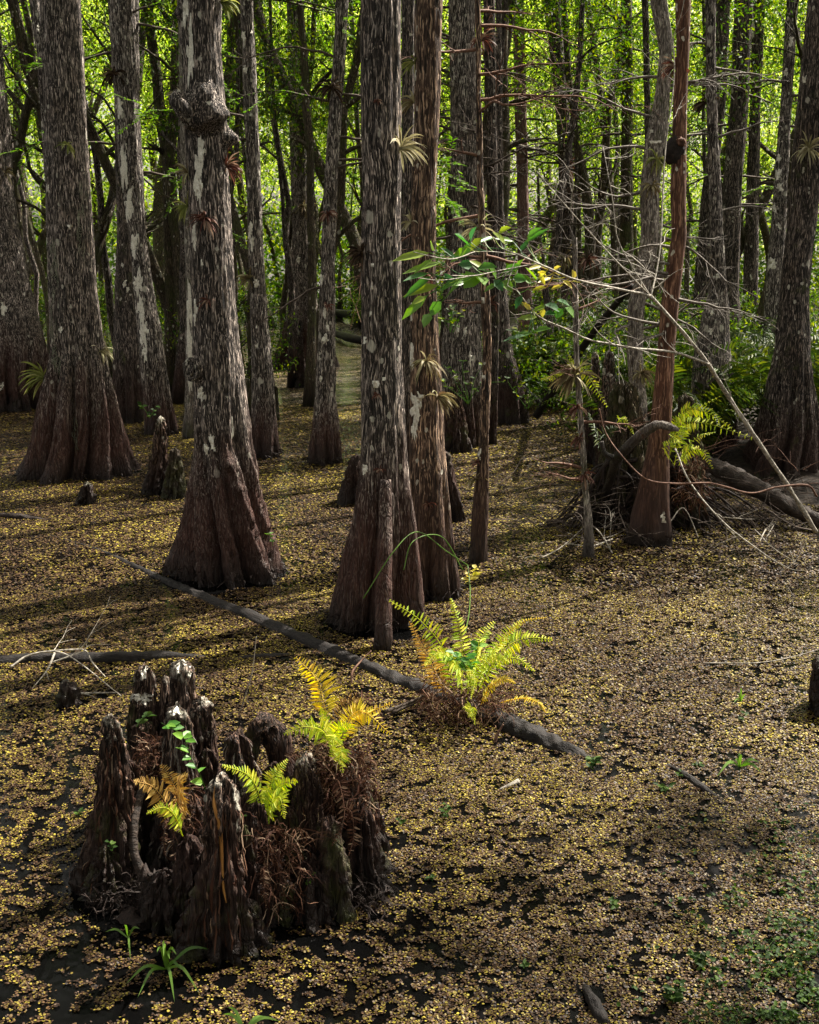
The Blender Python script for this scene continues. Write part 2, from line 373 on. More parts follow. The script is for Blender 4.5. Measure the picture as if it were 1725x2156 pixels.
S.cycles.use_adaptive_sampling = True; S.cycles.adaptive_threshold = .02
# ------------------------------------------------------------------ ground and water
def sheet(name, x0, x1, y0, y1, nx, ny, zf, mat, smooth=True):
    X, Y = np.meshgrid(np.linspace(x0, x1, nx), np.linspace(y0, y1, ny)); Z = zf(X, Y)
    mb = MB(); i = np.arange(nx*ny).reshape(ny, nx)
    mb.add(np.stack([X, Y, Z], -1), np.stack([i[:-1, :-1], i[:-1, 1:], i[1:, 1:], i[1:, :-1]], -1).reshape(-1, 4))
    return mb.obj(name, mat, None, smooth)
tag(sheet('water', -400, 400, -300, 600, 2, 2, lambda X, Y: X*0, M['water']), kind='structure')
tag(sheet('swamp_bed', -400, 400, -300, 600, 2, 2, lambda X, Y: X*0-.6, M['bank']), kind='structure')
def bankz(X, Y):
    e = np.clip((X-(2.6+(14-Y)*.12)+.9*fbm(X*.8, Y*.5, 0, 3))/2.2, -1, 1)*np.clip((Y-10.2)/2.5, 0, 1)
    return -.12+.42*np.clip(e, 0, 1)+.12*fbm(X*2, Y*2, 0, 5)*np.clip(e, 0, 1)
tag(sheet('muddy_bank', 1.2, 30, 9.5, 45, 180, 200, bankz, M['bank']), kind='structure')
# ------------------------------------------------------------------ trunks
class Trunk: pass
def trunk_shape(rows, base_y, Y=None, ztop=None, lobes=7, flute=.30, seed=0, bumps=(), segs=None, dz=None, cap=False, bark_amp=.010, foot_ext=.10, front=.8, flute_h=.9, zfoot=-.12):
    rows = sorted(rows); r = np.array(rows, float)
    if Y is None:
        gb = ground((r[-1, 1]+r[-1, 2])/2, base_y)
        hw = (r[-1, 2]-r[-1, 1])/2/F*gb[1]
        Y = gb[1]+hw*front
    L = np.array([atY(a[1], a[0], Y) for a in r]); R = np.array([atY(a[2], a[0], Y) for a in r])
    z = L[:, 2][::-1]; xc = ((L[:, 0]+R[:, 0])/2)[::-1]; hw = ((R[:, 0]-L[:, 0])/2)[::-1]
    # extend down to below the water
    if z[0] > zfoot:
        s = (hw[0]-hw[1])/(max(z[1]-z[0], .02)); ext = min(z[0]-zfoot, .3)*np.clip(s, 0, .35)
        z = np.r_[zfoot, z]; xc = np.r_[xc[0], xc]; hw = np.r_[hw[0]+ext, hw]
    vis = z[-1]
    if ztop is not None and ztop > z[-1]+.2:
        sl = np.clip((xc[-1]-xc[-2])/(z[-1]-z[-2]+1e-6), -.08, .08)
        z = np.r_[z, ztop]; xc = np.r_[xc, xc[-1]+sl*(ztop-vis)]; hw = np.r_[hw, hw[-1]*.62]
    else: ztop = z[-1]
    t = Trunk(); t.Y = Y; t.zr, t.xr, t.hr = z, xc, hw; t.ztop = ztop; t.vis = vis
    px = Y/F
    dz = dz or max(.022, px*2.6)
    zz = np.arange(z[0], min(vis+.3, ztop), dz)
    if ztop > vis+.35: zz = np.r_[zz, np.linspace(vis+.3, ztop, 14)]
    else: zz = np.r_[zz[zz < ztop-dz*.4], ztop]
    xx = np.interp(zz, z, xc); hh = np.interp(zz, z, hw)
    k = max(1, int(.09/dz)); 
    if not cap and k > 1:
        ker = np.hanning(2*k+3)[1:-1]; ker /= ker.sum(); pad = len(ker)//2
        xx = np.convolve(np.pad(xx, pad, 'edge'), ker, 'valid'); hh = np.convolve(np.pad(hh, pad, 'edge'), ker, 'valid')
    if cap:   # rounded knee top
        top = zz[-1]; rc = hh[-1]*1.1
        d = np.clip((zz-(top-rc))/rc, 0, 1); hh = hh*np.sqrt(np.clip(1-d**2.2, .02, 1))
    segs = segs or int(np.clip(2*np.pi*np.median(hh)/max(.010, px*1.6), 16, 150))
    th = np.linspace(-1.5*np.pi, .5*np.pi, segs, endpoint=False)
    rg = np.random.default_rng(seed+100)
    cen = np.sort((np.arange(lobes)+rg.uniform(-.28, .28, lobes))*2*np.pi/lobes+rg.uniform(0, 6.28))
    tw = (fbm(zz*.9, seed*3.1, 0, seed, 2)-.5)*1.0
    T = (th[None]+tw[:, None])
    cc = np.concatenate([cen-2*np.pi, cen, cen+2*np.pi])
    Tm = np.mod(T-cen[0], 2*np.pi)+cen[0]
    j = np.searchsorted(cen, Tm.ravel(), side='right').reshape(Tm.shape)-1
    a = cc[j+lobes]; b = cc[j+lobes+1]
    half = (b-a)/2; u = np.abs(Tm-(a+half))/half     # 1 on the ridge, 0 in the groove
    ridge = np.clip(1-(1-u)**2, 0, 1)**.72
    which = np.where(Tm > a+half, (j+1) % lobes, j % lobes)
    foot = rg.uniform(-1, 1.3, lobes)[which]
    ph2 = 2.4*fbm(np.cos(T)*2+seed, np.sin(T)*2, zz[:, None]*1.3, seed+31, 2)
    fine = np.abs(np.sin(T*(lobes*(1.6 if not cap else 1.3))+ph2*3))**.8
    # integer periodicity is broken on purpose at the back (theta = +-pi)
    zb = np.clip(1-zz/(flute_h+1e-6), 0, 1)[:, None]
    dep = .05+(flute*1.6-.05)*zb**.7
    R = 1-dep*(1-ridge)+foot*foot_ext*1.5*zb**2*ridge-(.15 if cap else   .02+.16*zb**.7)*(1-fine)
    ca, sa_ = np.cos(th)[None], np.sin(th)[None]
    nx = R*ca; ny = R*sa_
    mx = nx.max(1, keepdims=True); mn = nx.min(1, keepdims=True)
    sc = 2/(mx-mn)
    X = xx[:, None]+hh[:, None]*((nx-(mx+mn)/2)*sc)
    Yy = Y+hh[:, None]*ny*sc*.95
    # bark ribs and lumps
    rad = hh[:, None]
    rib = fbm(ca*rad*38+seed, sa_*rad*38, zz[:, None]*3.2, seed+3, 3)-.5
    if cap: rib = .45-np.abs(fbm(ca*rad*46+seed, sa_*rad*46, zz[:, None]*5., seed+3, 3)-.5)*4.2
    lump = fbm(ca*rad*6+seed, sa_*rad*6, zz[:, None]*1.6, seed+9, 3)-.5
    edge = .35+.65*np.abs(sa_)          # keep the silhouette close to its measured width
    d = (rib*bark_amp*2.4+lump*(np.minimum(.04, rad*.16)*edge if not cap else np.minimum(.09, rad*1.1)))
    if cap:
        d = d*np.clip(rad/.03, .2, 1); zz = zz.copy()
    X = X+ca*d; Yy = Yy+sa_*d
    Z = np.broadcast_to(zz[:, None], X.shape).copy()
    if cap: Z = Z+np.clip((zz[:, None]-zz[-1]+.07)/.07, 0, 1)*.05*(fbm(ca*2.2+seed, sa_*2.2, 0, seed, 3)-.5)
    for (bx, by, br, bh) in bumps:        # knots: reference px, radius px, height px
        c = atY(bx, by, Y); bz = c[2]; hb = np.interp(bz, zz, hh); xb = np.interp(bz, zz, xx)
        u = np.clip((c[0]-xb)/hb, -1, 1); tb = -math.acos(u)
        s_ = br*px
        dd = (np.angle(np.exp(1j*(th[None]-tb)))*hb/s_)**2+((zz[:, None]-bz)/s_)**2
        k = 1.5*bh*px*np.exp(-dd*1.2)*(1+.8*(fbm(ca*rad*25+bx, sa_*rad*25, zz[:, None]*18, 4, 2)-.5))
        X = X+ca*k; Yy = Yy+sa_*k; Z = Z-k*.2
    t.P = np.stack([X, Yy, Z], -1); t.zz = zz; t.th = th; t.xx = xx; t.hh = hh
    t.mb = MB(); n, m = X.shape; idx = np.arange(n*m).reshape(n, m)
    A, B = idx[:-1], idx[1:]
    t.mb.add(t.P, np.stack([A, np.roll(A, -1, 1), np.roll(B, -1, 1), B], -1).reshape(-1, 4))
    t.mb.f.append(idx[-1][None])
    t.base = np.array([np.interp(0, zz, xx), Y, 0.])
    return t
def surf(t, x, y, out=0.):
    """the point of the trunk's front surface seen at reference pixel x, y"""
    c = atY(x, y, t.Y-.8*np.interp(2.5+0, [0, 1], [0, 0]))
    for _ in range(2):
        hb = np.interp(c[2], t.zz, t.hh); xb = np.interp(c[2], t.zz, t.xx)
        u = np.clip((c[0]-xb)/hb, -.985, .985); dy = math.sqrt(1-u*u)*hb
        c = atY(x, y, t.Y-dy)
    i = int(np.clip(np.searchsorted(t.zz, c[2]), 0, len(t.zz)-1))
    th = -math.acos(u); k = int(round((th+1.5*np.pi)/(2*np.pi)*len(t.th))) % len(t.th)
    n = np.array([math.cos(th), math.sin(th), 0.])
    return t.P[i, k]+n*out, n
def patch(t, x, y, w, h, mb, seed=0, out=.0025, nn=14, mm=9):
    """an irregular lichen crust that follows the trunk surface"""
    g = np.linspace(-1, 1, nn); k = np.linspace(-1, 1, mm)
    G, K = np.meshgrid(k, g)
    rr = np.sqrt(G**2+K**2)+1e-6; mxx = np.maximum(abs(G), abs(K))
    G2, K2 = G/rr*mxx, K/rr*mxx
    an = np.arctan2(K2, G2)
    wob = .95+1.3*(fbm(np.cos(an)*2.6+seed*7.7, np.sin(an)*2.6+seed, 0, seed, 3)-.5)*2*.8
    V = []
    for a, b, q in zip((G2*wob).ravel(), (K2*wob).ravel(), mxx.ravel()):
        p, n = surf(t, x+a*w/2, y+b*h/2, out if q < .95 else -.002); V.append(p)
    i = np.arange(nn*mm).reshape(nn, mm)
    mb.add(np.array(V), np.stack([i[:-1, :-1], i[1:, :-1], i[1:, 1:], i[:-1, 1:]], -1).reshape(-1, 4))
# ------------------------------------------------------------------ twigs and branches
def branch(mb, start, d, L, r, rg, depth=2, droop=.1, wig=.25, tips=None, sides=5, kids=5, ang=.9, minr=.0014):
    n = max(6, int(L/.08)); n = min(n, 26)
    p = [np.array(start, float)]; d = nrm(d)
    for i in range(n):
        d = nrm(d+rg.normal(0, wig, 3)*.35-np.array([0, 0, droop*.12]))
        p.append(p[-1]+d*L/n)
    p = np.array(p); rr = np.maximum(r*(1-np.linspace(0, 1, n+1)*.85), minr)
    tube(mb, p, rr, sides, cap=False)
    if tips is not None: tips.append(p)
    if depth > 0:
        for _ in range(kids):
            i = rg.integers(max(1, n//5), n)
            t = nrm(p[i]-p[i-1]); s = nrm(np.cross(t, rg.normal(0, 1, 3)))
            s[2] *= .5
            branch(mb, p[i], t*math.cos(ang)+s*math.sin(ang), L*rg.uniform(.25, .55), rr[i]*.6, rg, depth-1, droop, wig, tips, max(3, sides-1), max(2, kids-1), ang, minr)
def needles(mb, paths, rg, L=.03, per=28, W=.006):
    P, D = [], []
    for p in paths:
        ln = np.linalg.norm(np.diff(p, axis=0), axis=1).sum(); n = max(2, int(ln*per))
        u = rg.uniform(.15, 1, n)*(len(p)-1); i = np.minimum(u.astype(int), len(p)-2); f = (u-i)[:, None]
        q = p[i]*(1-f)+p[i+1]*f; t = nrm(p[i+1]-p[i])
        s = nrm(np.cross(t, np.array([0, 0, 1.])))*np.where(rg.random(n) < .5, -1, 1)[:, None]
        P.append(q); D.append(s+t*.7+rg.normal(0, .15, (n, 3)))
    if P:
        P = np.concatenate(P); D = np.concatenate(D)
        leaves(mb, P, D, np.array([0, 0, 1.])+rg.normal(0, .35, P.shape), L*rg.uniform(.7, 1.3, len(P)), W, .15)
# crown meshes, shared
def crown_mesh(name, mat, n, R, Hh, size, clumps, seed, twigs=True):
    rg = np.random.default_rng(seed); mb = MB()
    c = rg.normal(0, 1, (clumps, 3)); c = nrm(c)*rg.uniform(.25, 1, (clumps, 1))**.6*np.array([R, R, Hh/2])
    k = rg.integers(0, clumps, n); cr = rg.uniform(.12, .30, clumps)*R
    P = c[k]+rg.normal(0, 1, (n, 3))*cr[k][:, None]*np.array([.8, .8, .42])
    D = rg.normal(0, 1, (n, 3)); D[:, 2] -= .3
    N = rg.normal(0, .6, (n, 3))+np.array([0, 0, 1.])
    leaves(mb, P, D, N, size*rg.uniform(.6, 1.4, n), size*.5*rg.uniform(.7, 1.2, n), .2, .1)
    return mb.mesh(name, mat)
def limbs_mesh(name, mat, R, Hh, n, seed, r=.03):
    rg = np.random.default_rng(seed); mb = MB()
    for i in range(n):
        a = rg.uniform(0, 6.28); z = rg.uniform(-.5, .4)*Hh
        branch(mb, (0, 0, z), (math.cos(a), math.sin(a), rg.uniform(.1, .8)), R*rg.uniform(.7, 1.1), r, rg, 1, .2, .3, None, 4, 3)
    return mb.mesh(name, mat)
CAN = [crown_mesh('canopy_crown', M['crown'], 1600, 2.0, 3.0, .15, 18, 50+i) for i in range(3)]
CANL = [limbs_mesh('canopy_limbs', M['cyp_dark'], 1.9, 3., 7, 60+i) for i in range(2)]
TREES = {}
NT = [0]
def tree(key, label, rows, base_y, mat='cyp', Y=None, lobes=7, flute=.3, seed=0, bumps=(), crown=True, patches=(), twigs=0, leafy=0, ztop=9.5, name='cypress_tree', cat='tree', group=None, tmat='twigd', tz=(1.6, 4.6), tl=(.5, 1.3), **kw):
    t = trunk_shape(rows, base_y, Y, ztop, lobes, flute, seed, bumps, **kw)
    e = empty(name, t.base); tag(e, label, cat, group); t.e = e
    t.mb.obj('trunk', M[mat], e, True, t.base)
    if patches:
        for i, q in enumerate(patches):
            mb = MB(); patch(t, *q, mb, seed*13+i); mb.obj('lichen', M['lichen'], e, True, t.base)
    rg = np.random.default_rng(seed+900)
    if crown and ztop > 6:
        c = bpy.data.objects.new('crown', CAN[NT[0] % 3]); COL.objects.link(c); c.parent = e
        tx = t.xx[-1]-t.base[0]
        c.location = (tx, 0, ztop-.2); c.rotation_euler = (0, 0, rg.uniform(0, 6.28)); s = rg.uniform(.8, 1.1); c.scale = (s, s, s)
        l = bpy.data.objects.new('limb', CANL[NT[0] % 2]); COL.objects.link(l); l.parent = e; l.location = (tx, 0, ztop-.6)
        l.rotation_euler = (0, 0, rg.uniform(0, 6.28)); NT[0] += 1
    for kind, cnt in (('dead', twigs), ('live', leafy)):
        for i in range(cnt):
            mb = MB(); z = rg.uniform(*tz) if kind == 'dead' else rg.uniform(max(tz[0], 2.6), tz[1]+.6)
            a = rg.choice([rg.normal(0, .45), math.pi+rg.normal(0, .45)])
            x = np.interp(z, t.zz, t.xx); r = np.interp(z, t.zz, t.hh)
            st = np.array([x+math.cos(a)*r*.7, t.Y+math.sin(a)*r*.7, z])
            tips = []
            branch(mb, st, (math.cos(a), math.sin(a)-.25, rg.uniform(-.1, .3)), rg.uniform(*tl)*(1.5 if kind == 'live' else 1), .008+.0006*t.Y, rg, 2 if kind == 'dead' else 1, .25, .35, tips, 4, 5, .9, .0010+.00010*t.Y)
            b = mb.obj('dead_branch' if kind == 'dead' else 'branch', M[tmat] if kind == 'dead' else M['twigd'], e, True, t.base)
            if kind == 'live':
                nb = MB(); needles(nb, tips, rg, .055, 70, .015); nb.obj('foliage', M['cypleaf'], b, False, t.base)
    TREES[key] = t
    return t
#TREES-BEGIN
tree('edge', 'grey-brown cypress cut off by the left frame edge, with a pale sunlit flank',
     [(0, -95, -8), (200, -78, 14), (400, -70, 27), (600, -65, 62), (740, -75, 97), (850, -90, 104)], 868, seed=1, lobes=9, patches=[(4, 650, 14, 26), (0, 820, 9, 16)])
tree('bigleft', 'broad grey cypress at left with the widest, deeply fluted skirt of roots',
     [(0, 85, 168), (180, 92, 178), (350, 98, 188), (600, 103, 203), (739, 110, 222), (839, 86, 246), (939, 66, 266), (1000, 34, 288)], 1018, seed=2, lobes=11, flute=.38, flute_h=1.5,
     patches=[(104, 400, 8, 18), (147, 479, 10, 14), (130, 697, 9, 12)], foot_ext=.2, mat='cyp')
tree('slant', 'slender cypress leaning right with a long white lichen stripe down its left side',
     [(0, 228, 292), (200, 240, 292), (350, 250, 300), (500, 274, 308), (600, 282, 322), (739, 295, 347), (839, 301, 360), (905, 303, 375)], 918, seed=3, mat='cyp_lichen', lobes=6, flute=.25,
     patches=[(252, 225, 14, 44), (262, 360, 14, 90), (272, 430, 16, 70), (283, 520, 20, 55), (290, 600, 24, 60), (297, 650, 18, 60), (303, 700, 18, 60), (306, 745, 12, 40)], leafy=5)
tree('behindslant', 'dark upright cypress directly behind the white-striped leaning one', [(0, 238, 268), (350, 244, 266), (500, 247, 282), (600, 243, 286), (739, 239, 297), (839, 239, 303), (880, 241, 302)], 893, seed=4, mat='cyp_dark', patches=[(262, 600, 8, 16), (268, 612, 7, 10), (258, 560, 6, 9)])
tree('knobby', 'gnarled knobby cypress left of centre with a swollen twisted burl high up',
     [(0, 375, 468), (100, 382, 465), (200, 386, 472), (300, 390, 474), (400, 395, 482), (600, 402, 495), (639, 404, 498), (739, 406, 508), (839, 410, 520), (939, 410, 534), (1039, 392, 553), (1120, 372, 572), (1190, 345, 592)], 1236, seed=5, lobes=9, flute=.36, flute_h=1.25, foot_ext=.16,
     bumps=[(404, 232, 24, 20), (455, 240, 26, 24), (474, 288, 18, 22), (425, 262, 20, 12), (440, 200, 22, 12), (420, 775, 17, 16), (488, 965, 14, 12), (508, 1015, 10, 9), (380, 30, 12, 8)],
     patches=[(401, 110, 14, 130), (392, 30, 12, 60), (418, 350, 20, 100), (425, 320, 16, 50), (412, 660, 10, 50), (424, 835, 12, 26), (410, 500, 10, 60), (448, 935, 10, 38), (436, 950, 12, 30), (425, 560, 7, 16), (492, 905, 6, 40), (418, 400, 14, 60)])
tree('whiteback', 'thin tree with a chalk-white stem and brown foot half hidden behind the knobby cypress', [(0, 374, 396), (300, 380, 402), (590, 392, 414), (830, 390, 416), (915, 384, 420)], 924, seed=6, mat='pale', patches=[(400, 640, 14, 110), (401, 740, 14, 120), (400, 800, 12, 60)], lobes=5)
tree('polea', 'slim straight cypress just right of the knobby one with white lichen spots at mid height',
     [(0, 507, 533), (200, 513, 542), (350, 520, 548), (500, 522, 553), (639, 527, 562), (739, 529, 570), (839, 530, 580), (950, 525, 590)], 966, seed=7, mat='cyp_lichen', lobes=7, flute=.25, flute_h=.6,
     patches=[(514, 80, 8, 40), (517, 148, 9, 18), (529, 243, 6, 9), (525, 393, 6, 10), (527, 485, 8, 42), (532, 515, 9, 30), (540, 598, 14, 16), (542, 730, 6, 10), (538, 560, 6, 12), (541, 690, 5, 8), (530, 70, 5, 10)], leafy=5)
tree('farflare', 'upright cypress standing far back with a very wide dark flared foot', [(0, 604, 640), (200, 608, 646), (350, 612, 652), (500, 615, 658), (639, 611, 668), (700, 592, 692), (765, 572, 712)], 780, seed=8, lobes=8, flute=.35, mat='cyp', flute_h=1.6, patches=[(628, 548, 7, 14), (614, 610, 5, 10)], leafy=6, ztop=11, tz=(1.6, 5.2))
tree('leanpole', 'slim cypress curving up to the right, nearest one left of the central trunk',
     [(0, 708, 735), (100, 703, 730), (200, 695, 722), (350, 685, 714), (500, 678, 706), (639, 674, 706), (739, 668, 706), (839, 664, 707), (900, 656, 715), (965, 647, 722)], 980, seed=9, mat='cyp_lichen', lobes=8, flute=.3, flute_h=.6,
     patches=[(684, 660, 8, 26), (690, 690, 8, 20), (677, 590, 8, 24), (686, 715, 14, 20), (676, 800, 6, 12)], leafy=5, twigs=3)
tree('central', 'large straight grey cypress at the centre of the swamp with a tall dark buttressed foot',
     [(0, 758, 845), (200, 760, 845), (400, 762, 845), (600, 762, 845), (739, 761, 845), (839, 761, 849), (939, 760, 856), (1000, 756, 862), (1100, 740, 876), (1200, 714, 886), (1300, 690, 897)], 1338, seed=21, lobes=6, flute=.42, flute_h=1.3, foot_ext=.2,
     patches=[(791, 815, 15, 18), (808, 802, 8, 10), (767, 990, 11, 20), (783, 610, 7, 12), (784, 560, 6, 10), (768, 720, 8, 14), (779, 665, 6, 10)], twigs=0)
tree('torn', 'brown cypress touching the central trunk, with torn ochre bark and a white blotch',
     [(0, 875, 932), (200, 872, 928), (400, 868, 918), (600, 866, 916), (739, 865, 925), (839, 864, 932), (939, 862, 936), (1039, 860, 946), (1139, 858, 956), (1230, 852, 970)], 1264, seed=11, mat='pair', lobes=7, flute=.32, flute_h=.9,
     patches=[(876, 860, 22, 60), (872, 905, 14, 60), (868, 760, 8, 60), (872, 165, 9, 30), (885, 845, 24, 30), (867, 660, 5, 40)])
tree('hiddencore', 'dark trunk between the central cypress and the torn-barked one, only its upper part showing', [(0, 846, 874), (400, 848, 872), (800, 846, 880), (990, 830, 890)], 1010, seed=12, mat='cyp_dark')
tree('greybig', 'thick grey cypress behind the thin pole tree, patched with pale lichen, right of centre',
     [(0, 945, 1000), (200, 948, 1003), (350, 950, 1005), (500, 952, 1008), (639, 940, 1012), (739, 930, 1015), (839, 930, 1017), (925, 932, 1018)], 944, crown=False, seed=13, mat='cyp_lichen', lobes=8, flute=.35, twigs=14, tmat='twigd', patches=[(980, 700, 9, 20), (965, 690, 8, 24), (990, 760, 8, 30)], tz=(1.6, 5.))
tree('pole', 'very thin pole tree with peeling ochre stem before the thick grey cypress',
     [(0, 1000, 1012), (200, 1001, 1014), (350, 1004, 1017), (500, 1010, 1025), (639, 1013, 1032), (739, 1016, 1034), (839, 1012, 1032), (939, 1008, 1030), (1039, 998, 1029), (1139, 991, 1027), (1172, 988, 1027)], 1187, crown=False, seed=14, mat='pair', lobes=5, flute=.15, flute_h=.3,
     patches=[(1019, 797, 10, 22), (1018, 636, 9, 13), (1010, 960, 7, 26)], twigs=12, tmat='twigr', tz=(1.9, 4.2), tl=(.35, 1.1), segs=26)
tree('darkstraight', 'dark straight trunk directly right of the thin ochre pole tree', [(0, 1018, 1043), (300, 1022, 1046), (600, 1031, 1052), (740, 1032, 1050), (860, 1030, 1048), (920, 1028, 1047)], 937, crown=False, seed=15, mat='cyp_dark', lobes=5, twigs=10)
tree('blackfoot', 'cypress with a smooth blackish bulging foot at the bend of the open channel', [(0, 1044, 1056), (400, 1046, 1060), (600, 1042, 1066), (739, 1042, 1080), (800, 1043, 1100), (880, 1045, 1116)], 895, crown=False, seed=16, mat='cyp_dark', lobes=4, flute=.3, flute_h=1.8, twigs=3)
tree('pinkpole', 'straight pinkish-barked pole tree against the bright background right of centre', [(0, 1080, 1103), (200, 1083, 1108), (350, 1088, 1112), (500, 1090, 1114), (639, 1092, 1120), (739, 1090, 1132), (765, 1088, 1140)], 778, leafy=6, seed=17, mat='pink', lobes=5, ztop=11, twigs=9, tz=(1.8, 5.8), tl=(.6, 2.))
tree('forka', 'dark trunk hung with brown air plants, left of two crossing behind the bough', [(0, 1143, 1183), (150, 1163, 1192), (300, 1175, 1205), (450, 1178, 1208), (600, 1181, 1212), (760, 1183, 1217)], 775, leafy=3, seed=18, mat='cyp_dark', ztop=11, twigs=12, tz=(1.8, 5.5), tl=(.6, 2.))
tree('forkb', 'trunk that bows to the right behind the leafy bough, speckled white low down', [(0, 1182, 1194), (150, 1190, 1203), (300, 1207, 1222), (400, 1224, 1244), (500, 1232, 1255), (600, 1225, 1248), (700, 1213, 1240), (780, 1209, 1246)], 795, seed=19, mat='mossy', ztop=11, twigs=6, tz=(1.8, 5.), lobes=5)
tree('thinwand', 'thin upright dark stem behind the bare twigs, third stem right of the pinkish pole', [(0, 1211, 1222), (350, 1212, 1223), (600, 1214, 1226), (700, 1214, 1226)], 705, seed=20, mat='mossy', ztop=12, Y=26, lobes=5, twigs=2, tz=(2, 6))
tree('slimbow', 'slim bowed stem drifting to the right as it descends against bright leaves', [(0, 1230, 1243), (200, 1258, 1272), (400, 1280, 1294), (500, 1286, 1300), (690, 1290, 1306)], 700, seed=22, mat='mossy', ztop=12, Y=25, lobes=5, twigs=2, tz=(2, 6))
tree('forked', 'mossy dark tree that forks near the top, left of the tangled air-plant tree', [(0, 1308, 1331), (150, 1309, 1333), (400, 1307, 1332), (600, 1304, 1335), (720, 1300, 1340)], 740, leafy=5, seed=23, mat='mossy', ztop=11, Y=22, twigs=4, tz=(2, 5.5), tl=(.6, 1.8))
tree('slip', 'narrow speckled stem just left of the leaning mossy trunk at the top', [(0, 1352, 1365), (300, 1358, 1371), (600, 1356, 1372), (760, 1354, 1374)], 790, crown=False, seed=24, mat='cyp_dark', ztop=11, Y=19, lobes=5)
tree('leanmossy', 'leaning mossy trunk with pale furrowed bark lower down, standing behind the orange-barked tree',
     [(0, 1368, 1402), (100, 1388, 1416), (200, 1379, 1411), (300, 1358, 1402), (400, 1349, 1386), (500, 1350, 1388), (600, 1335, 1372), (640, 1322, 1358), (739, 1320, 1353), (839, 1327, 1362), (939, 1332, 1362), (1060, 1325, 1375)], 1085, crown=False, seed=25, mat='pale', lobes=5, flute=.15, patches=[(1372, 280, 8, 10), (1378, 302, 24, 9)], twigs=14, tmat='twigm', tz=(1.5, 3.9), tl=(.4, 1.2))
tree('orange', 'smooth orange-brown tree with a black burl and a dark flared foot right of centre',
     [(0, 1422, 1455), (100, 1426, 1452), (200, 1418, 1447), (330, 1414, 1446), (400, 1412, 1445), (500, 1415, 1446), (539, 1407, 1441), (639, 1392, 1430), (739, 1385, 1421), (839, 1375, 1417), (939, 1365, 1410), (1039, 1342, 1410), (1130, 1320, 1415)], 1150, crown=False, seed=26, mat='orange', lobes=5, flute=.2, flute_h=.45, patches=[(1398, 1090, 6, 30), (1426, 295, 9, 9)], twigs=8, tmat='twigm', tz=(1.5, 3.2), tl=(.3, 1.), bark_amp=.002)
tree('rightflare', 'cypress with a grey flared foot and white spots standing behind the mossy bank at right',
     [(0, 1485, 1506), (200, 1487, 1508), (400, 1493, 1518), (600, 1496, 1530), (639, 1488, 1535), (739, 1462, 1537), (839, 1452, 1548), (950, 1448, 1562)], 978, crown=False, seed=27, mat='cyp_lichen', lobes=7, flute=.3, flute_h=1.1, patches=[(1510, 585, 12, 12), (1500, 660, 8, 14), (1497, 700, 10, 14)], twigs=5, tmat='twigm', tz=(1.8, 4.6))
tree('righta', 'dark trunk close behind and right of the white-spotted flared cypress, leaning left', [(0, 1507, 1538), (200, 1508, 1530), (400, 1478, 1508), (600, 1462, 1500), (760, 1450, 1510)], 800, seed=28, mat='cyp_dark', Y=19, ztop=11, leafy=4)
tree('rightb', 'broad dark trunk leaning slightly right, left one of a close pair near the right side', [(0, 1547, 1585), (200, 1540, 1577), (400, 1522, 1562), (600, 1520, 1556), (780, 1512, 1566)], 830, crown=False, seed=29, mat='cyp_dark', Y=18, ztop=11, leafy=6, tz=(1.8, 4.5))
tree('rightc', 'tall narrow trunk touching the broad dark one, right one of the close pair', [(0, 1585, 1612), (200, 1580, 1602), (400, 1572, 1598), (600, 1565, 1596), (760, 1562, 1600)], 790, leafy=5, seed=30, mat='cyp_dark', Y=20, ztop=11, patches=[(1585, 50, 10, 60), (1582, 585, 7, 10)])
tree('rightd', 'slim leaning trunk dotted with large round white lichens near the right edge', [(0, 1657, 1681), (200, 1645, 1668), (400, 1630, 1658), (600, 1612, 1648), (740, 1606, 1656)], 800, leafy=5, crown=False, seed=31, mat='cyp_lichen', Y=16.5, ztop=10,
     patches=[(1665, 90, 12, 18), (1655, 155, 9, 16), (1640, 335, 10, 16), (1638, 370, 18, 22), (1643, 395, 16, 20), (1633, 440, 7, 22), (1640, 478, 11, 14), (1628, 555, 22, 26), (1660, 40, 7, 12)])
tree('rightedge', 'big dark red-brown cypress at the right frame edge with a pale air plant',
     [(0, 1702, 1790), (200, 1682, 1765), (400, 1663, 1727), (539, 1652, 1708), (639, 1642, 1703), (739, 1632, 1706), (839, 1612, 1718), (939, 1587, 1742), (1010, 1568, 1762)], 1030, crown=False, seed=32, mat='cyp_dark', lobes=9, flute=.4, flute_h=1.3, foot_ext=.15, patches=[(1697, 170, 8, 16)])
tree('airpole', 'spindly half-dead sapling wrapped in air plants in front of the root tangle',
     [(500, 1207, 1216), (640, 1206, 1217), (770, 1209, 1220), (839, 1213, 1227), (939, 1221, 1234), (1039, 1227, 1241), (1130, 1230, 1250), (1160, 1228, 1252)], 1175, seed=33, mat='pale', lobes=4, flute=.1, flute_h=.2, crown=False, ztop=None, segs=20, twigs=6, tmat='twigr', tz=(.5, 2.2), tl=(.2, .6), name='sapling', patches=[(1216, 905, 8, 60)])
tree('leftback', 'pale thin trunk leaning left that emerges from behind the big left cypress at the top', [(0, 62, 82), (120, 78, 97), (300, 90, 110), (600, 110, 135), (860, 120, 150)], 880, seed=34, mat='cyp_lichen', patches=[(80, 60, 6, 20)])
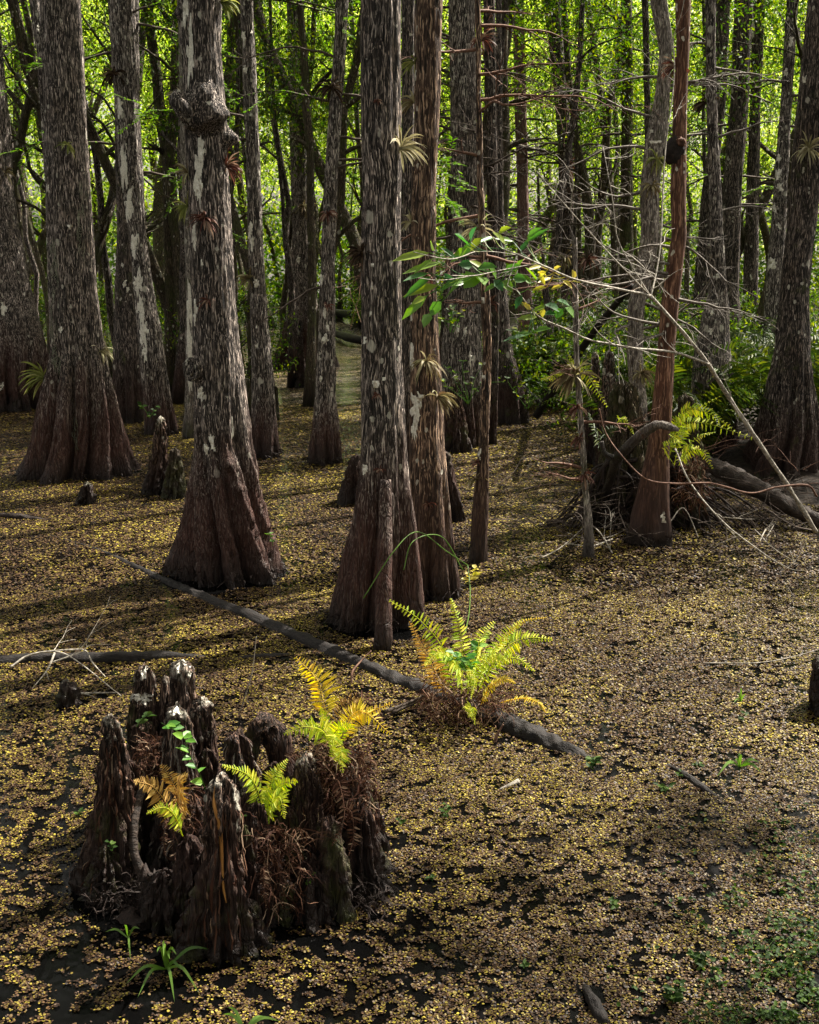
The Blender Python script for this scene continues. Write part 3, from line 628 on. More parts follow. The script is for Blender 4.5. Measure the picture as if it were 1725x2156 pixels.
#TREES-END
# ------------------------------------------------------------------ background trees
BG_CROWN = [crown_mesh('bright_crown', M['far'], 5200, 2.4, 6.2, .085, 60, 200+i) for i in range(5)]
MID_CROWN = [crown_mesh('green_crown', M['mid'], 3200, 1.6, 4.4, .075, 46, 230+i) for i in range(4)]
def wand_mesh(seed, hgt, r, lean, kind):
    rg = np.random.default_rng(seed); mb = MB()
    n = 16; z = np.linspace(-.1, hgt, n)
    x = np.cumsum(rg.normal(0, .05, n))+lean*z; y = np.cumsum(rg.normal(0, .05, n))
    x -= x[0]; y -= y[0]
    tube(mb, np.stack([x, y, z], 1), r*(1+.5*np.exp(-z*3))*(1-.06*z), 8, rough=.2, seed=seed)
    for i in range(kind):
        k = rg.integers(4, n-1); a = rg.uniform(0, 6.28)
        branch(mb, (x[k], y[k], z[k]), (math.cos(a), math.sin(a), .8), rg.uniform(.8, 2.2), r*.45, rg, 1, .1, .3, None, 4, 3)
    return mb.mesh('trunk', M['mossy'] if seed % 3 else M['cyp_dark'])
WANDS = [wand_mesh(300+i, 9, [.05, .08, .11, .06, .14, .09][i % 6], [.02, -.12, .3, -.05, .14, -.34, .08, -.2, .0][i], 5) for i in range(9)]
def bgtree(X, Y, sc, ci, zc, label, group, crowns, cs=1.):
    e = empty('swamp_tree', (X, Y, 0)); tag(e, label, 'tree', group)
    t = bpy.data.objects.new('trunk', WANDS[ci % len(WANDS)]); COL.objects.link(t); t.parent = e
    t.rotation_euler = (0, 0, (ci*1.7) % 6.28); t.scale = (sc, sc, 1)
    if zc:
        c = bpy.data.objects.new('crown', crowns[ci % len(crowns)]); COL.objects.link(c); c.parent = e
        c.location = (0, 0, zc); c.rotation_euler = (0, 0, (ci*2.3) % 6.28); c.scale = (cs, cs, cs)
rg = np.random.default_rng(5)
for i in range(64):
    Y = 27+16*(i/64)+rg.uniform(-1, 1); half = Y*.40
    X = -half+2*half*((i*0.618034) % 1)
    bgtree(X, Y, rg.uniform(.8, 1.5), int(rg.integers(0, 90)), rg.uniform(5.2, 8.8), 'thin sunlit tree of the bright thicket beyond the swamp', 'sunlit trees of the far thicket', BG_CROWN, rg.uniform(.8, 1.15))
for i in range(84):
    Y = rg.uniform(17.5, 26); half = Y*.37
    X = -half+2*half*((i*0.618034+.3) % 1)
    px = 862+X/Y*F
    if 690 < px < 800 and Y < 26: continue
    if px > 1050 and i % 3: continue
    bgtree(X, Y, rg.uniform(.6, 1.2), int(rg.integers(0, 90)), rg.uniform(4.9, 7.) if (i % 3 == 0) else 0, 'spindly dark tree added to shade the open water at the back', 'spindly trees of the shaded middle distance', MID_CROWN, rg.uniform(.7, 1.))
for i, (X, Y, zc) in enumerate([(-2.2, 29, 6.2), (-1.0, 33, 6.4), (-3.0, 36, 6.6), (3.4, 33, 6.6), (5.2, 37, 7.), (2.4, 40, 6.8), (-1.9, 41, 5.6)]):  # extra trees added so that their crowns shade the open back water
    bgtree(X, Y, .9, i+3, zc, 'spindly dark tree added to shade the open water at the back', 'spindly trees of the shaded middle distance', MID_CROWN, 1.3)
# far wall of woods
def farwall():
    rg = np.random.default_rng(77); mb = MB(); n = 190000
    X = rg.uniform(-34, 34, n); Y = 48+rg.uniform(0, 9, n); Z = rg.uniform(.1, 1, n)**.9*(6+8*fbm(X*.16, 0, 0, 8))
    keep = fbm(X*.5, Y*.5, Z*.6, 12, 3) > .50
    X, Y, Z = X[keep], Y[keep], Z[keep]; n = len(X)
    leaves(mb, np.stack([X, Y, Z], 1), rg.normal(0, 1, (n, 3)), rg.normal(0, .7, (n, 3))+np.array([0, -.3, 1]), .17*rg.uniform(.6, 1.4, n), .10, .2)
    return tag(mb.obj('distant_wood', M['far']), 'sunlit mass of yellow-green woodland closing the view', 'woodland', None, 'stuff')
farwall()
def lowwall():
    rg = np.random.default_rng(78); mb = MB(); n = 60000
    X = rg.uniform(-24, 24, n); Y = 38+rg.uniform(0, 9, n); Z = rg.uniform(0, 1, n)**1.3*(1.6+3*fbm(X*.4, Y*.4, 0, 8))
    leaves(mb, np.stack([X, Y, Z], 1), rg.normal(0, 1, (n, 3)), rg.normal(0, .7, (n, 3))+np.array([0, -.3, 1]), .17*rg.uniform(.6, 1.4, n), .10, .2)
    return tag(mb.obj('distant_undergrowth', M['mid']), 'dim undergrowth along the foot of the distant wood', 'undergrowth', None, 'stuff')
lowwall()
# ------------------------------------------------------------------ unseen canopy trees added outside the frame: their crowns shade the water
rg = np.random.default_rng(15)
for i, (X, Y) in enumerate([(4.6, 3.2), (6.6, 6.0), (7.4, 8.2), (9.6, 9.4), (9.5, 13), (8.8, 16.5), (-4.2, 5.5), (-5.5, 9.5), (-2.8, 1.2), (3.6, -.5), (12, 11), (11, 16.5), (6.4, 1.0), (9.2, 5.0), (-1.5, -3), (1.8, -3.5), (5.6, 5.6)]):
    e = empty('cypress_tree', (X, Y, 0)); tag(e, 'tall unseen cypress added to shade the swamp, outside the picture beside the boardwalk', 'tree', 'added shade cypresses outside the picture')
    t = bpy.data.objects.new('trunk', WANDS[4]); COL.objects.link(t); t.parent = e; t.scale = (1.3, 1.3, 1)
    c = bpy.data.objects.new('crown', CAN[i % 3]); COL.objects.link(c); c.parent = e; c.location = (0, 0, 8.2+rg.uniform(-.4, .8)); c.rotation_euler = (0, 0, i*1.3)
    s = rg.uniform(.95, 1.25); c.scale = (s, s, s)
# ------------------------------------------------------------------ air plants
def airplant(x, y, size, key, mat, label, n=22, hang=.35, up=.5, Y=None):
    rg = np.random.default_rng(int(x*7+y)); s = size
    if key: p, nv = surf(TREES[key], x, y, .0)
    else: p = atY(x, y, Y); nv = np.array([0, -1., 0])
    sc = p[1]/F; L = s*sc*1.4; n = int(n*1.4); mb = MB()
    for i in range(n):
        d = nrm(nv*rg.uniform(.2, 1.)+np.array([rg.normal(0, .75), 0, rg.normal(up, .6)]))
        l = L*rg.uniform(.55, 1.15); m = 7
        pts = [np.zeros(3)]
        for k in range(m):
            d = nrm(d+np.array([0, 0, -hang*.8])*rg.uniform(.5, 1.3)); pts.append(pts[-1]+d*l/m)
        blade(mb, np.array(pts)+nv*.004, max(.008, sc*2.7)*rg.uniform(.6, 1.2)*(1+s/50), rg.normal(0, 1, 3)+np.array([0, -1, 0]))
    o = mb.obj('air_plant', M[mat], None, False); o.location = [float(c) for c in p]
    tag(o, label, 'air plant', 'air plants on the trunks')
AP = [
 (141, 310, 20, 'bigleft', 'air_g', 'small yellowish spidery air plant high on the front of the big left cypress', 16),
 (208, 742, 24, 'bigleft', 'air_p', 'pale grey air plant low on the right flank of the big left cypress', 16),
 (93, 800, 42, 'bigleft', 'air_g', 'large yellow-green air plant at the left edge of the big left cypress', 34),
 (243, 160, 26, 'slant', 'air_d', 'brown hanging tuft on the left edge of the white-striped trunk', 26),
 (380, 208, 24, 'knobby', 'air_p', 'pale withered air plant on the left edge of the knobby cypress above the burl', 18),
 (488, 358, 30, 'knobby', 'air_r', 'rust-brown air plant bristling from the right edge of the knobby cypress', 30),
 (432, 468, 34, 'knobby', 'air_r', 'drooping reddish air plant on the front of the knobby cypress at mid height', 22),
 (396, 436, 26, 'knobby', 'air_g', 'yellow-green air plant on the left edge of the knobby cypress', 22),
 (398, 372, 26, 'knobby', 'air', 'tan air plant on the left edge of the knobby cypress below the burl', 16),
 (470, 8, 30, 'knobby', 'air_g', 'dense mossy-green air plant at the very top of the knobby cypress', 40),
 (438, 640, 26, 'knobby', 'air_r', 'withered brown leaf tuft low on the front of the knobby cypress', 10),
 (527, 590, 26, 'polea', 'air', 'ochre air plant on the left of the slim lichen-spotted cypress', 26),
 (640, 438, 24, 'farflare', 'air', 'tan air plant on the far wide-footed cypress', 18),
 (690, 452, 22, 'leanpole', 'air_r', 'reddish air plant at mid height of the curving slim cypress', 18),
 (700, 190, 30, 'leanpole', 'air_d', 'brown dead tuft hanging from the left of the curving slim cypress', 26),
 (688, 645, 14, 'leanpole', 'air_r', 'tiny reddish air plant on the curving slim cypress near its foot', 10),
 (842, 322, 46, 'central', 'air_p', 'largest pale air plant, arching out from the right edge of the central cypress', 26),
 (797, 218, 13, 'central', 'air_r', 'tiny red air plant high on the front of the central cypress', 10),
 (764, 545, 30, 'central', 'air_d', 'black shaggy clump on the left edge of the central cypress', 60),
 (795, 836, 11, 'central', 'air_r', 'tiny brown air plant beside the round lichen on the central cypress', 10),
 (800, 995, 12, 'central', 'air_r', 'tiny rust-coloured air plant low on the central cypress', 10),
 (873, 135, 26, 'torn', 'air_g', 'yellow-green air plant at the upper left of the torn-barked cypress', 18),
 (870, 222, 28, 'torn', 'air', 'brown hanging air plant on the upper left of the torn-barked cypress', 22),
 (897, 762, 38, 'torn', 'air', 'upright long-leaved air plant on the front of the torn-barked cypress', 26),
 (922, 842, 36, 'torn', 'air', 'sprawling dark-centred air plant on the right edge of the torn-barked cypress', 28),
 (900, 1070, 16, 'torn', 'air_r', 'small rosy star-shaped air plant low on the torn-barked cypress', 12),
 (868, 470, 24, 'torn', 'air_p', 'pale air plant on the left edge of the torn-barked cypress above the leafy branch', 14),
 (895, 590, 22, 'torn', 'air_r', 'dark red air plant on the torn-barked cypress behind the leaves', 14),
 (1004, 488, 36, 'pole', 'air_p', 'pale arching air plant at the fork just above the leafy branch', 24),
 (1008, 975, 16, 'pole', 'air_r', 'small tan air plant low on the thin ochre pole tree', 14),
 (1004, 1015, 22, 'pole', 'air', 'lowest air plant on the thin ochre pole tree, leaves curling down', 18),
 (1013, 85, 24, 'pole', 'air_r', 'rust-brown tuft near the top of the thin ochre pole tree', 22),
 (1035, 640, 18, 'darkstraight', 'air_r', 'reddish air plant on the dark straight trunk under the leaves', 14),
 (1196, 352, 26, 'forka', 'air_r', 'reddish air plant on the tangled dark trunk at mid height', 22),
 (1196, 412, 30, 'forka', 'air_d', 'shaggy brown clump below the reddish one on the tangled dark trunk', 40),
 (1190, 545, 28, 'forka', 'air', 'ochre air plant on the tangled dark trunk near the pale twigs', 24),
 (1236, 548, 26, 'forkb', 'air_r', 'russet air plant on the bowed trunk', 20),
 (1212, 794, 46, 'airpole', 'air', 'large drooping air plant on the sapling, topmost one below the fern fronds', 44),
 (1218, 862, 22, 'airpole', 'air_r', 'small reddish air plant on the sapling beneath the large drooping one', 18),
 (1222, 925, 20, 'airpole', 'air_r', 'rosy air plant at the middle of the sapling', 18),
 (1230, 1005, 24, 'airpole', 'air_r', 'lowest reddish air plant on the sapling', 22),
 (1382, 338, 32, 'leanmossy', 'air_g', 'yellowish air plant beside the black burl on the leaning mossy trunk', 26),
 (1350, 792, 30, 'leanmossy', 'air', 'tan air plant on the pale lower part of the leaning mossy trunk', 24),
 (1424, 148, 26, 'orange', 'air_r', 'dark red air plant high on the orange-barked tree', 28),
 (1372, 395, 26, 'leanmossy', 'air', 'brown air plant below the yellowish one on the leaning mossy trunk', 20),
 (1487, 222, 28, 'rightflare', 'air_d', 'brown tuft on the left edge of the white-spotted flared cypress high up', 28),
 (1703, 322, 32, 'rightedge', 'air_p', 'pale silvery air plant on the big cypress at the right frame edge', 30),
 (8, 368, 24, 'edge', 'air', 'tan air plant on the trunk cut off by the left frame edge', 14),
]
for a in AP: airplant(*a)
for k_, n_ in (('bigleft', 420), ('knobby', 420), ('central', 360), ('torn', 200), ('polea', 160), ('leanpole', 160), ('slant', 160), ('orange', 200), ('rightedge', 300), ('edge', 200)):
    t = TREES[k_]; rg = np.random.default_rng(n_); mb = MB(); i0 = int(np.searchsorted(t.zz, .02))
    for i in range(n_):
        k = rg.integers(0, len(t.th)); b = t.P[min(i0+int(rg.integers(0, 3)), len(t.zz)-1), k]; nv = np.array([math.cos(t.th[k]), math.sin(t.th[k]), 0]); q = [b-nv*.01]
        d = nrm(nv*rg.uniform(.2, 1)+rg.normal(0, .5, 3)*[1, 1, .5]+[0, 0, .1]); l = rg.uniform(.03, .11)
        for j in range(5): d = nrm(d+[0, 0, -.25]+rg.normal(0, .25, 3)); q.append(np.maximum(q[-1]+d*l/5, [-99, -99, .004]))
        blade(mb, np.array(q), rg.uniform(.005, .012), rg.normal(0, 1, 3))
    mb.obj('root_fringe', M['root'], t.e, False, t.base)
# Spanish moss
def strands(key, x, y0, y1, label, n=26):
    rg = np.random.default_rng(int(x)); mb = MB(); t = TREES[key]
    for i in range(n):
        yy = rg.uniform(y0, y1-20); xx = x+rg.normal(0, 4); l = rg.uniform(15, 45)
        p = [surf(t, xx+rg.normal(0, 2), yy+k*l/5, .006+.008*rg.random())[0] for k in range(6)]
        blade(mb, np.array(p), .007, rg.normal(0, 1, 3))
    tag(mb.obj('spanish_moss', M['moss']), label, 'moss', 'moss strands on the big left cypress')
strands('bigleft', 118, 480, 800, 'long grey moss beard trailing down the left side of the big left cypress', 60)
strands('bigleft', 168, 380, 540, 'short grey moss wisp at mid height right of centre on the big left cypress', 24)
strands('bigleft', 150, 880, 950, 'small pale moss tuft low between the flutes of the big left cypress', 14)
# black burl and cut limb on the orange tree / tilted limbs
def lump(name, P, r, mat, parent, origin, seed, sq=(1, 1, 1)):
    mb = MB(); n, m = 18, 22; th = np.linspace(0, np.pi, n); ph = np.linspace(0, 2*np.pi, m, endpoint=False)
    A, B = np.meshgrid(th, ph, indexing='ij'); d = np.stack([np.sin(A)*np.cos(B), np.sin(A)*np.sin(B), np.cos(A)], -1)
    R = r*(1+.9*(fbm(d[..., 0]*2.2+seed, d[..., 1]*2.2, d[..., 2]*2.2, seed, 3)-.5))
    v = d*R[..., None]*np.array(sq)+P; i = np.arange(n*m).reshape(n, m)
    mb.add(v, np.stack([i[:-1], i[1:], np.roll(i[1:], -1, 1), np.roll(i[:-1], -1, 1)], -1).reshape(-1, 4))
    return mb.obj(name, mat, parent, True, origin)
to = TREES['orange']
lump('burl', atY(1419, 318, to.Y-.02), .070, M['burl'], to.e, to.base, 3, (1, .9, 1.5))
lump('burl', atY(1413, 332, to.Y-.0), .045, M['burl'], to.e, to.base, 13, (1.1, .9, 1.1))
lump('burl', atY(1432, 300, to.Y-.05), .042, M['orange'], to.e, to.base, 5)
tk = TREES['knobby']
p0, n0 = surf(tk, 400, 222, 0)
mb = MB(); tube(mb, smooth_path([p0+np.array([.05, .03, -.12]), p0+np.array([.0, -.05, -.05]), p0+np.array([-.035, -.06, .01]), p0+np.array([-.03, -.03, .05])], 12), np.linspace(.065, .045, 12), 14, rough=.35, seed=4)
mb.obj('broken_limb', M['cyp_lichen'], tk.e, True, tk.base)
for (bx, by, br, mm_) in ((420, 775, .052, 'cyp_lichen'),):
    c, nn_ = surf(tk, bx, by, 0.01); mb = MB(); a = np.linspace(0, 2*np.pi, 23)
    pts = np.array([c+np.array([math.cos(q)*br*.78, -.012, math.sin(q)*br*1.35]) for q in a])
    tube(mb, pts, .019, 8, rough=.5, seed=9); tube(mb, np.array([c+np.array([0, -.012, -.045]), c+np.array([.004, -.02, .0]), c+np.array([0, -.012, .05])]), .016, 8, rough=.3)
    mb.obj('knot', M[mm_], tk.e, True, tk.base)
# ------------------------------------------------------------------ cypress knees
KN = [0]
def knee(rows, base_y, parent=None, label=None, Y=None, mat='knee', name=None, seed=None, lobes=5, flute=.35, origin=None, patches=(), **kw):
    KN[0] += 1; sd_ = seed or KN[0]*3+40
    kw.setdefault('bark_amp', .018)
    t = trunk_shape(rows, base_y, Y, None, lobes, flute, sd_, (), cap=True, flute_h=2., **kw)
    if parent is None:
        o = t.mb.obj(name or 'cypress_knee', M[mat], None, True, t.base); tag(o, label, 'cypress knee', 'cypress knees')
        t.e = o; org = t.base
    else: o = t.mb.obj('knee', M[mat], parent, True, origin); t.e = o; org = origin
    if patches:
        for i, q in enumerate(patches):
            mb = MB(); patch(t, *q, mb, sd_+i, .002); q = mb.obj('lichen', M['lichen'], o, True, org)
            if parent is None: q.location = (0, 0, 0)
    return t
cl0 = ground(470, 1860); cl0[2] = 0
CL = empty('cypress_knee_cluster', cl0); tag(CL, 'dark clump of rotting cypress knees with pale tips and ferns in the foreground water', 'knee cluster')
KR = dict(parent=CL, origin=cl0, dz=.008)
k1 = knee([(1508, 216, 246), (1560, 211, 262), (1640, 206, 272), (1700, 200, 284), (1800, 183, 296), (1870, 162, 306)], 1895, lobes=7, **KR)
k2 = knee([(1402, 292, 318), (1450, 286, 326), (1490, 276, 333), (1600, 266, 340), (1760, 245, 360)], 1780, patches=[(304, 1420, 15, 24), (309, 1475, 30, 24), (292, 1470, 14, 14)], Y=4.95, **KR)
k3 = knee([(1393, 366, 400), (1450, 362, 404), (1520, 355, 412), (1650, 340, 430), (1780, 320, 450)], 1780, patches=[(374, 1408, 15, 20), (386, 1397, 22, 9), (396, 1420, 8, 22)], Y=4.92, **KR)
k3b = knee([(1426, 340, 356), (1480, 338, 360), (1600, 330, 370), (1750, 320, 380)], 1780, Y=4.97, **KR)
k4 = knee([(1488, 360, 392), (1530, 355, 396), (1600, 344, 404), (1700, 334, 432), (1850, 300, 470)], 1850, Y=4.55, patches=[(372, 1500, 18, 14)], lobes=6, **KR)
k5 = knee([(1472, 404, 444), (1530, 398, 448), (1620, 390, 456), (1780, 360, 480)], 1790, Y=4.8, **KR)
k5b = knee([(1520, 290, 320), (1560, 282, 326), (1640, 275, 335), (1800, 250, 350)], 1800, Y=4.8, mat='knee_dark', **KR)
k6 = knee([(1635, 446, 482), (1690, 437, 494), (1760, 430, 502), (1850, 414, 510), (1950, 398, 522), (2020, 372, 540)], 2032, lobes=8, flute=.4, **KR)
k7 = knee([(1542, 486, 512), (1590, 478, 522), (1650, 470, 540), (1800, 450, 570)], 1840, Y=4.6, mat='knee_dark', **KR)
k8 = knee([(1690, 528, 552), (1740, 520, 560), (1850, 505, 580), (1920, 490, 600)], 1925, mat='knee_dark', **KR)
k9 = knee([(1588, 630, 662), (1640, 624, 673), (1700, 618, 680), (1800, 608, 694), (1880, 596, 712)], 1900, lobes=6, **KR)
k10 = knee([(1620, 728, 764), (1680, 722, 778), (1740, 718, 784), (1800, 716, 800), (1860, 706, 842)], 1872, lobes=7, **KR)
k11 = knee([(1560, 668, 740), (1620, 660, 760), (1700, 650, 770), (1820, 630, 790)], 1840, Y=4.55, mat='knee_dark', **KR)
k12 = knee([(1720, 680, 712), (1800, 672, 722), (1900, 662, 742)], 1935, mat='knee_dark', **KR)
k13 = knee([(1760, 384, 412), (1840, 374, 428), (1930, 352, 446)], 1960, mat='knee_dark', **KR)
k14 = knee([(1800, 560, 600), (1870, 548, 616), (1930, 536, 640)], 1950, mat='knee_dark', **KR)
k15 = knee([(1740, 270, 290), (1830, 262, 300), (1890, 250, 320)], 1905, Y=4.6, mat='knee_dark', **KR)
FILL = ([(1600, 250, 285), (1680, 240, 310), (1800, 210, 340), (1880, 190, 360)], [(1580, 420, 450), (1660, 400, 470), (1780, 380, 500)], [(1640, 600, 640), (1720, 580, 660), (1840, 560, 700)],
        [(1610, 560, 590), (1700, 540, 610), (1820, 520, 640)], [(1640, 760, 780), (1720, 745, 800), (1840, 730, 830)], [(1560, 320, 350), (1660, 300, 370), (1800, 280, 400)])
for i_, q in enumerate(FILL):
    knee(q, q[-1][0]+12, Y=4.62+.03*(i_ % 3), lobes=9, flute=.6, bark_amp=.016, mat='knee_dark', **KR)
for q in ([(1690, 398, 430), (1790, 360, 450), (1900, 330, 470)], [(1740, 500, 530), (1850, 480, 560), (1960, 470, 580)], [(1700, 590, 620), (1800, 580, 650), (1900, 560, 680)], [(1800, 640, 670), (1880, 620, 700), (1940, 600, 730)],
          [(1700, 745, 775), (1800, 720, 800), (1890, 700, 830)], [(1830, 330, 360), (1900, 300, 400), (1950, 290, 420)], [(1780, 210, 240), (1860, 180, 280), (1910, 160, 320)], [(1840, 780, 800), (1870, 760, 825), (1890, 740, 850)],
          [(1660, 520, 545), (1760, 500, 570), (1860, 480, 600)], [(1880, 400, 440), (1960, 370, 460), (2010, 360, 480)], [(1900, 500, 530), (1970, 480, 560), (2000, 470, 590)]):
    knee(q, q[-1][0]+12, lobes=9, flute=.6, bark_amp=.016, mat='knee_dark', **KR)
# arch-shaped knee, root mound, pale heartwood streak
mb = MB(); pa = smooth_path([atY(508, 1680, 4.72), atY(520, 1600, 4.72), atY(540, 1540, 4.74), atY(562, 1526, 4.76), atY(584, 1560, 4.78), atY(600, 1640, 4.78), atY(612, 1720, 4.76)], 26)
tube(mb, pa, np.linspace(.026, .05, 26)*(1+.5*(fbm(np.arange(26)*.35, 3.3, 0, 5, 3)-.5)*2), 16, rough=1.1, seed=8); mb.obj('arched_knee', M['knee_dark'], CL, True, cl0)
mb = MB(); pc = [surf(k6, x, y, .003)[0] for x, y in ((452, 1650), (456, 1690), (462, 1730), (466, 1790), (468, 1860), (470, 1900))]
pc = smooth_path(pc, 24); tube(mb, pc, .0075*np.sin(np.linspace(.25, 2.9, 24)), 6, rough=.4); mb.obj('heartwood_streak', M['streak'], CL, True, cl0)
def moundz(X, Y):
    c = cl0; u = (X-c[0]-.02)/.60; v = (Y-c[1]+.02)/.42
    d = np.clip(1-np.sqrt(u*u+v*v), -1, 1)
    return -.06+.34*np.clip(d, 0, 1)**.8*(.05+1.5*fbm(X*16, Y*16, 0, 6, 4)**1.5)
def moundobj():
    X, Y = np.meshgrid(np.linspace(-.75, .75, 110)+cl0[0], np.linspace(-.6, .6, 90)+cl0[1]); mb = MB()
    i = np.arange(X.size).reshape(X.shape)
    mb.add(np.stack([X, Y, moundz(X, Y)], -1), np.stack([i[:-1, :-1], i[:-1, 1:], i[1:, 1:], i[1:, :-1]], -1).reshape(-1, 4))
    return mb.obj('root_mound', M['root'], CL, True, cl0)
moundobj()
# small roots and a bent root at the front left of the cluster
mb = MB(); pr = smooth_path([atY(300, 1660, 4.45), atY(284, 1720, 4.36), atY(282, 1790, 4.3), atY(298, 1840, 4.27), ground(306, 1900)], 24)
tube(mb, pr, np.linspace(.016, .02, 24), 10, rough=.3); tag(mb.obj('bent_branch', M['oldlog'], None, True), 'smooth grey bent branch standing against the left side of the knee cluster', 'branch')
mb = MB(); pr = smooth_path([atY(390, 1770, 4.15), atY(378, 1830, 4.12), atY(340, 1880, 4.1), ground(318, 1912)], 16)
tube(mb, pr, np.linspace(.005, .008, 16), 7, rough=.2); tag(mb.obj('stick', M['twigd'], None, True), 'thin crooked stick dipping into the water before the knee cluster', 'stick')
def peel(t, n, seed, mat='root', nm='peeling_fibre'):
    rg = np.random.default_rng(seed); mb = MB()
    for i in range(n):
        th = rg.uniform(-math.pi*.97, -.03); z0 = rg.uniform(.06, 1)*t.ztop*.93; l = rg.uniform(.05, .22); q = []
        k = int(round((th+1.5*np.pi)/(2*np.pi)*len(t.th))) % len(t.th)
        for j in range(7):
            z = z0-l*j/6
            if z < 0: break
            ii = int(np.clip(np.searchsorted(t.zz, z), 0, len(t.zz)-1)); nv = np.array([math.cos(th), math.sin(th), 0])
            q.append(t.P[ii, k]+nv*(.002+.012*rg.random()*math.sin(j))+rg.normal(0, .0015, 3))
        if len(q) > 3: blade(mb, np.array(q), rg.uniform(.004, .010), nv)
    o = mb.obj(nm, M[mat], t.e, False, cl0); return o
for j_, kk in enumerate((k1, k2, k4, k6, k9, k10, k11, k5, k7)):
    peel(kk, 70, j_+70, ('fern_d', 'knee_dark', 'twigm')[j_ % 3])
# other knees
knee([(876, 334, 344), (905, 328, 350), (950, 322, 352), (1000, 306, 352), (1035, 294, 352)], 1046, label='tall ragged knee with a pale tip left of the knobby cypress', patches=(), dz=.014)
knee([(942, 362, 374), (975, 356, 380), (1020, 348, 388), (1042, 342, 392)], 1052, label='short pointed mossy knee leaning beside the ragged one', dz=.014, mat='mossy')
knee([(1016, 176, 192), (1040, 172, 197), (1058, 166, 201)], 1064, label='small broken stub rising from the weed below the big left cypress', dz=.014)
knee([(672, 630, 636), (740, 626, 640), (780, 620, 644), (812, 616, 650)], 817, label='narrow pointed knee standing before the far wide-footed cypress', mat='cyp_dark')
knee([(796, 508, 524), (840, 506, 527), (880, 504, 530)], 884, label='dark broken stump left behind the slim lichen-spotted cypress', mat='mossy')
knee([(812, 572, 584), (850, 570, 588), (880, 568, 590)], 886, label='dark broken stump right behind the slim lichen-spotted cypress', mat='mossy')
knee([(742, 1248, 1258), (790, 1240, 1262), (840, 1234, 1270)], 850, label='pale-tipped slim knee by the right bank, left one of two', Y=13.3)
knee([(738, 1278, 1290), (790, 1268, 1296), (850, 1260, 1304)], 860, label='pale-tipped broad knee by the right bank, right one of two', Y=13.1)
knee([(786, 1276, 1288), (840, 1268, 1296), (910, 1262, 1310)], 920, label='craggy knee in front of the two pale-tipped ones by the bank', Y=12)
knee([(1436, 134, 156), (1465, 128, 162), (1485, 122, 166)], 1490, label='small rotten knee poking out among pale twigs at the left', dz=.012)
knee([(1382, 1716, 1760), (1420, 1708, 1790), (1470, 1700, 1800), (1500, 1694, 1810)], 1510, label='dark weathered stump cut by the right frame edge', dz=.012)
knee([(960, 735, 770), (1010, 725, 790), (1055, 712, 810)], 1066, label='dark buttress wedge showing left of the central cypress', mat='cyp_dark')
knee([(950, 925, 945), (1020, 928, 962), (1085, 935, 978)], 1100, label='dark twin-ridged knee leaning out right of the torn-barked cypress', mat='cyp_dark', lobes=3)
knee([(792, 950, 968), (860, 945, 978), (925, 936, 990)], 935, label='pale-tipped knee against the foot of the thick grey cypress', Y=14.0)
knee([(820, 30, 46), (845, 22, 56), (862, 18, 62)], 868, label='low reddish knee against the tree at the left frame edge', mat='cyp_dark')
# column-like root in front of the central cypress
tcn = TREES['central']
mb = MB(); pr = smooth_path([atY(812, 1010, tcn.Y-.22), atY(812, 1120, tcn.Y-.30), atY(809, 1230, tcn.Y-.40), ground(806, 1366), ground(806, 1372, -.08)], 40)
tube(mb, pr, np.interp(np.linspace(0, 1, 40), [0, .3, .9, 1], [.035, .045, .062, .066]), 22, rough=.22, seed=2)
mb.obj('buttress', M['cyp'], tcn.e, True, tcn.base)
# ------------------------------------------------------------------ fallen logs and sticks
def log(pts, r, mat, label, name='fallen_log', cat='log', rough=.25, n=60, sides=18, zz=None, group=None):
    P = smooth_path([p if len(p) == 3 and isinstance(p, np.ndarray) else ground(*p) for p in pts], n)
    rr = np.interp(np.linspace(0, 1, n), np.linspace(0, 1, len(r)), r)
    mb = MB(); c = P.mean(0); tube(mb, P, rr, sides, rough=rough, seed=len(label))
    o = mb.obj(name, mat, None, True, c); a = math.atan2(P[-1][1]-P[0][1], P[-1][0]-P[0][0])
    from mathutils import Matrix
    o.data.transform(Matrix.Rotation(-a, 4, 'Z')); o.rotation_euler = (0, 0, a)
    return tag(o, label, cat, group)
log([(105, 1128, -.006), (215, 1163, -.008), (290, 1198, -.008), (352, 1228, -.012), (420, 1258, -.014), (600, 1335, -.013), (760, 1405, -.015), (880, 1455, -.015), (1000, 1500, -.012), (1080, 1535, .0), (1180, 1580, -.01), (1290, 1625, -.045)], [.012, .020, .028, .042, .050, .056, .058, .060, .068, .056, .02], M['log'], 'long dark half-sunken log lying diagonally across the middle of the swamp', n=220, rough=.42, sides=26)
log([(-30, 1398, -.01), (100, 1390, 0), (250, 1388, .01), (340, 1384, .0), (440, 1388, -.02)], [.05, .045, .045, .04, .02], M['log'], 'dark wet log floating level at the left edge above the knee cluster', rough=.3)
log([(460, 1392, -.01), (560, 1383, .0), (625, 1380, -.01)], [.012, .022, .015], M['log'], 'thin wet stick afloat between the level log and the diagonal one', 'floating_stick', 'stick', n=24, sides=10)
log([(1490, 975, .30), (1560, 1010, .28), (1640, 1055, .2), (1730, 1100, .08)], [.07, .085, .08, .06], M['oldlog'], 'thick weathered grey-brown log sloping down the right bank beside the big right cypress', rough=.35, n=70, sides=26)
log([(1400, 1608, .0), (1440, 1630, .01), (1480, 1660, .005), (1525, 1692, -.01)], [.006, .016, .018, .008], M['log'], 'short black curved stick afloat at the lower right', 'floating_stick', 'stick', n=30)
log([(1052, 1662, .004), (1092, 1645, .012)], [.004, .013], M['twig'], 'pale splinter of wood afloat below the diagonal log', 'wood_chip', 'wood chip', n=10, sides=8)
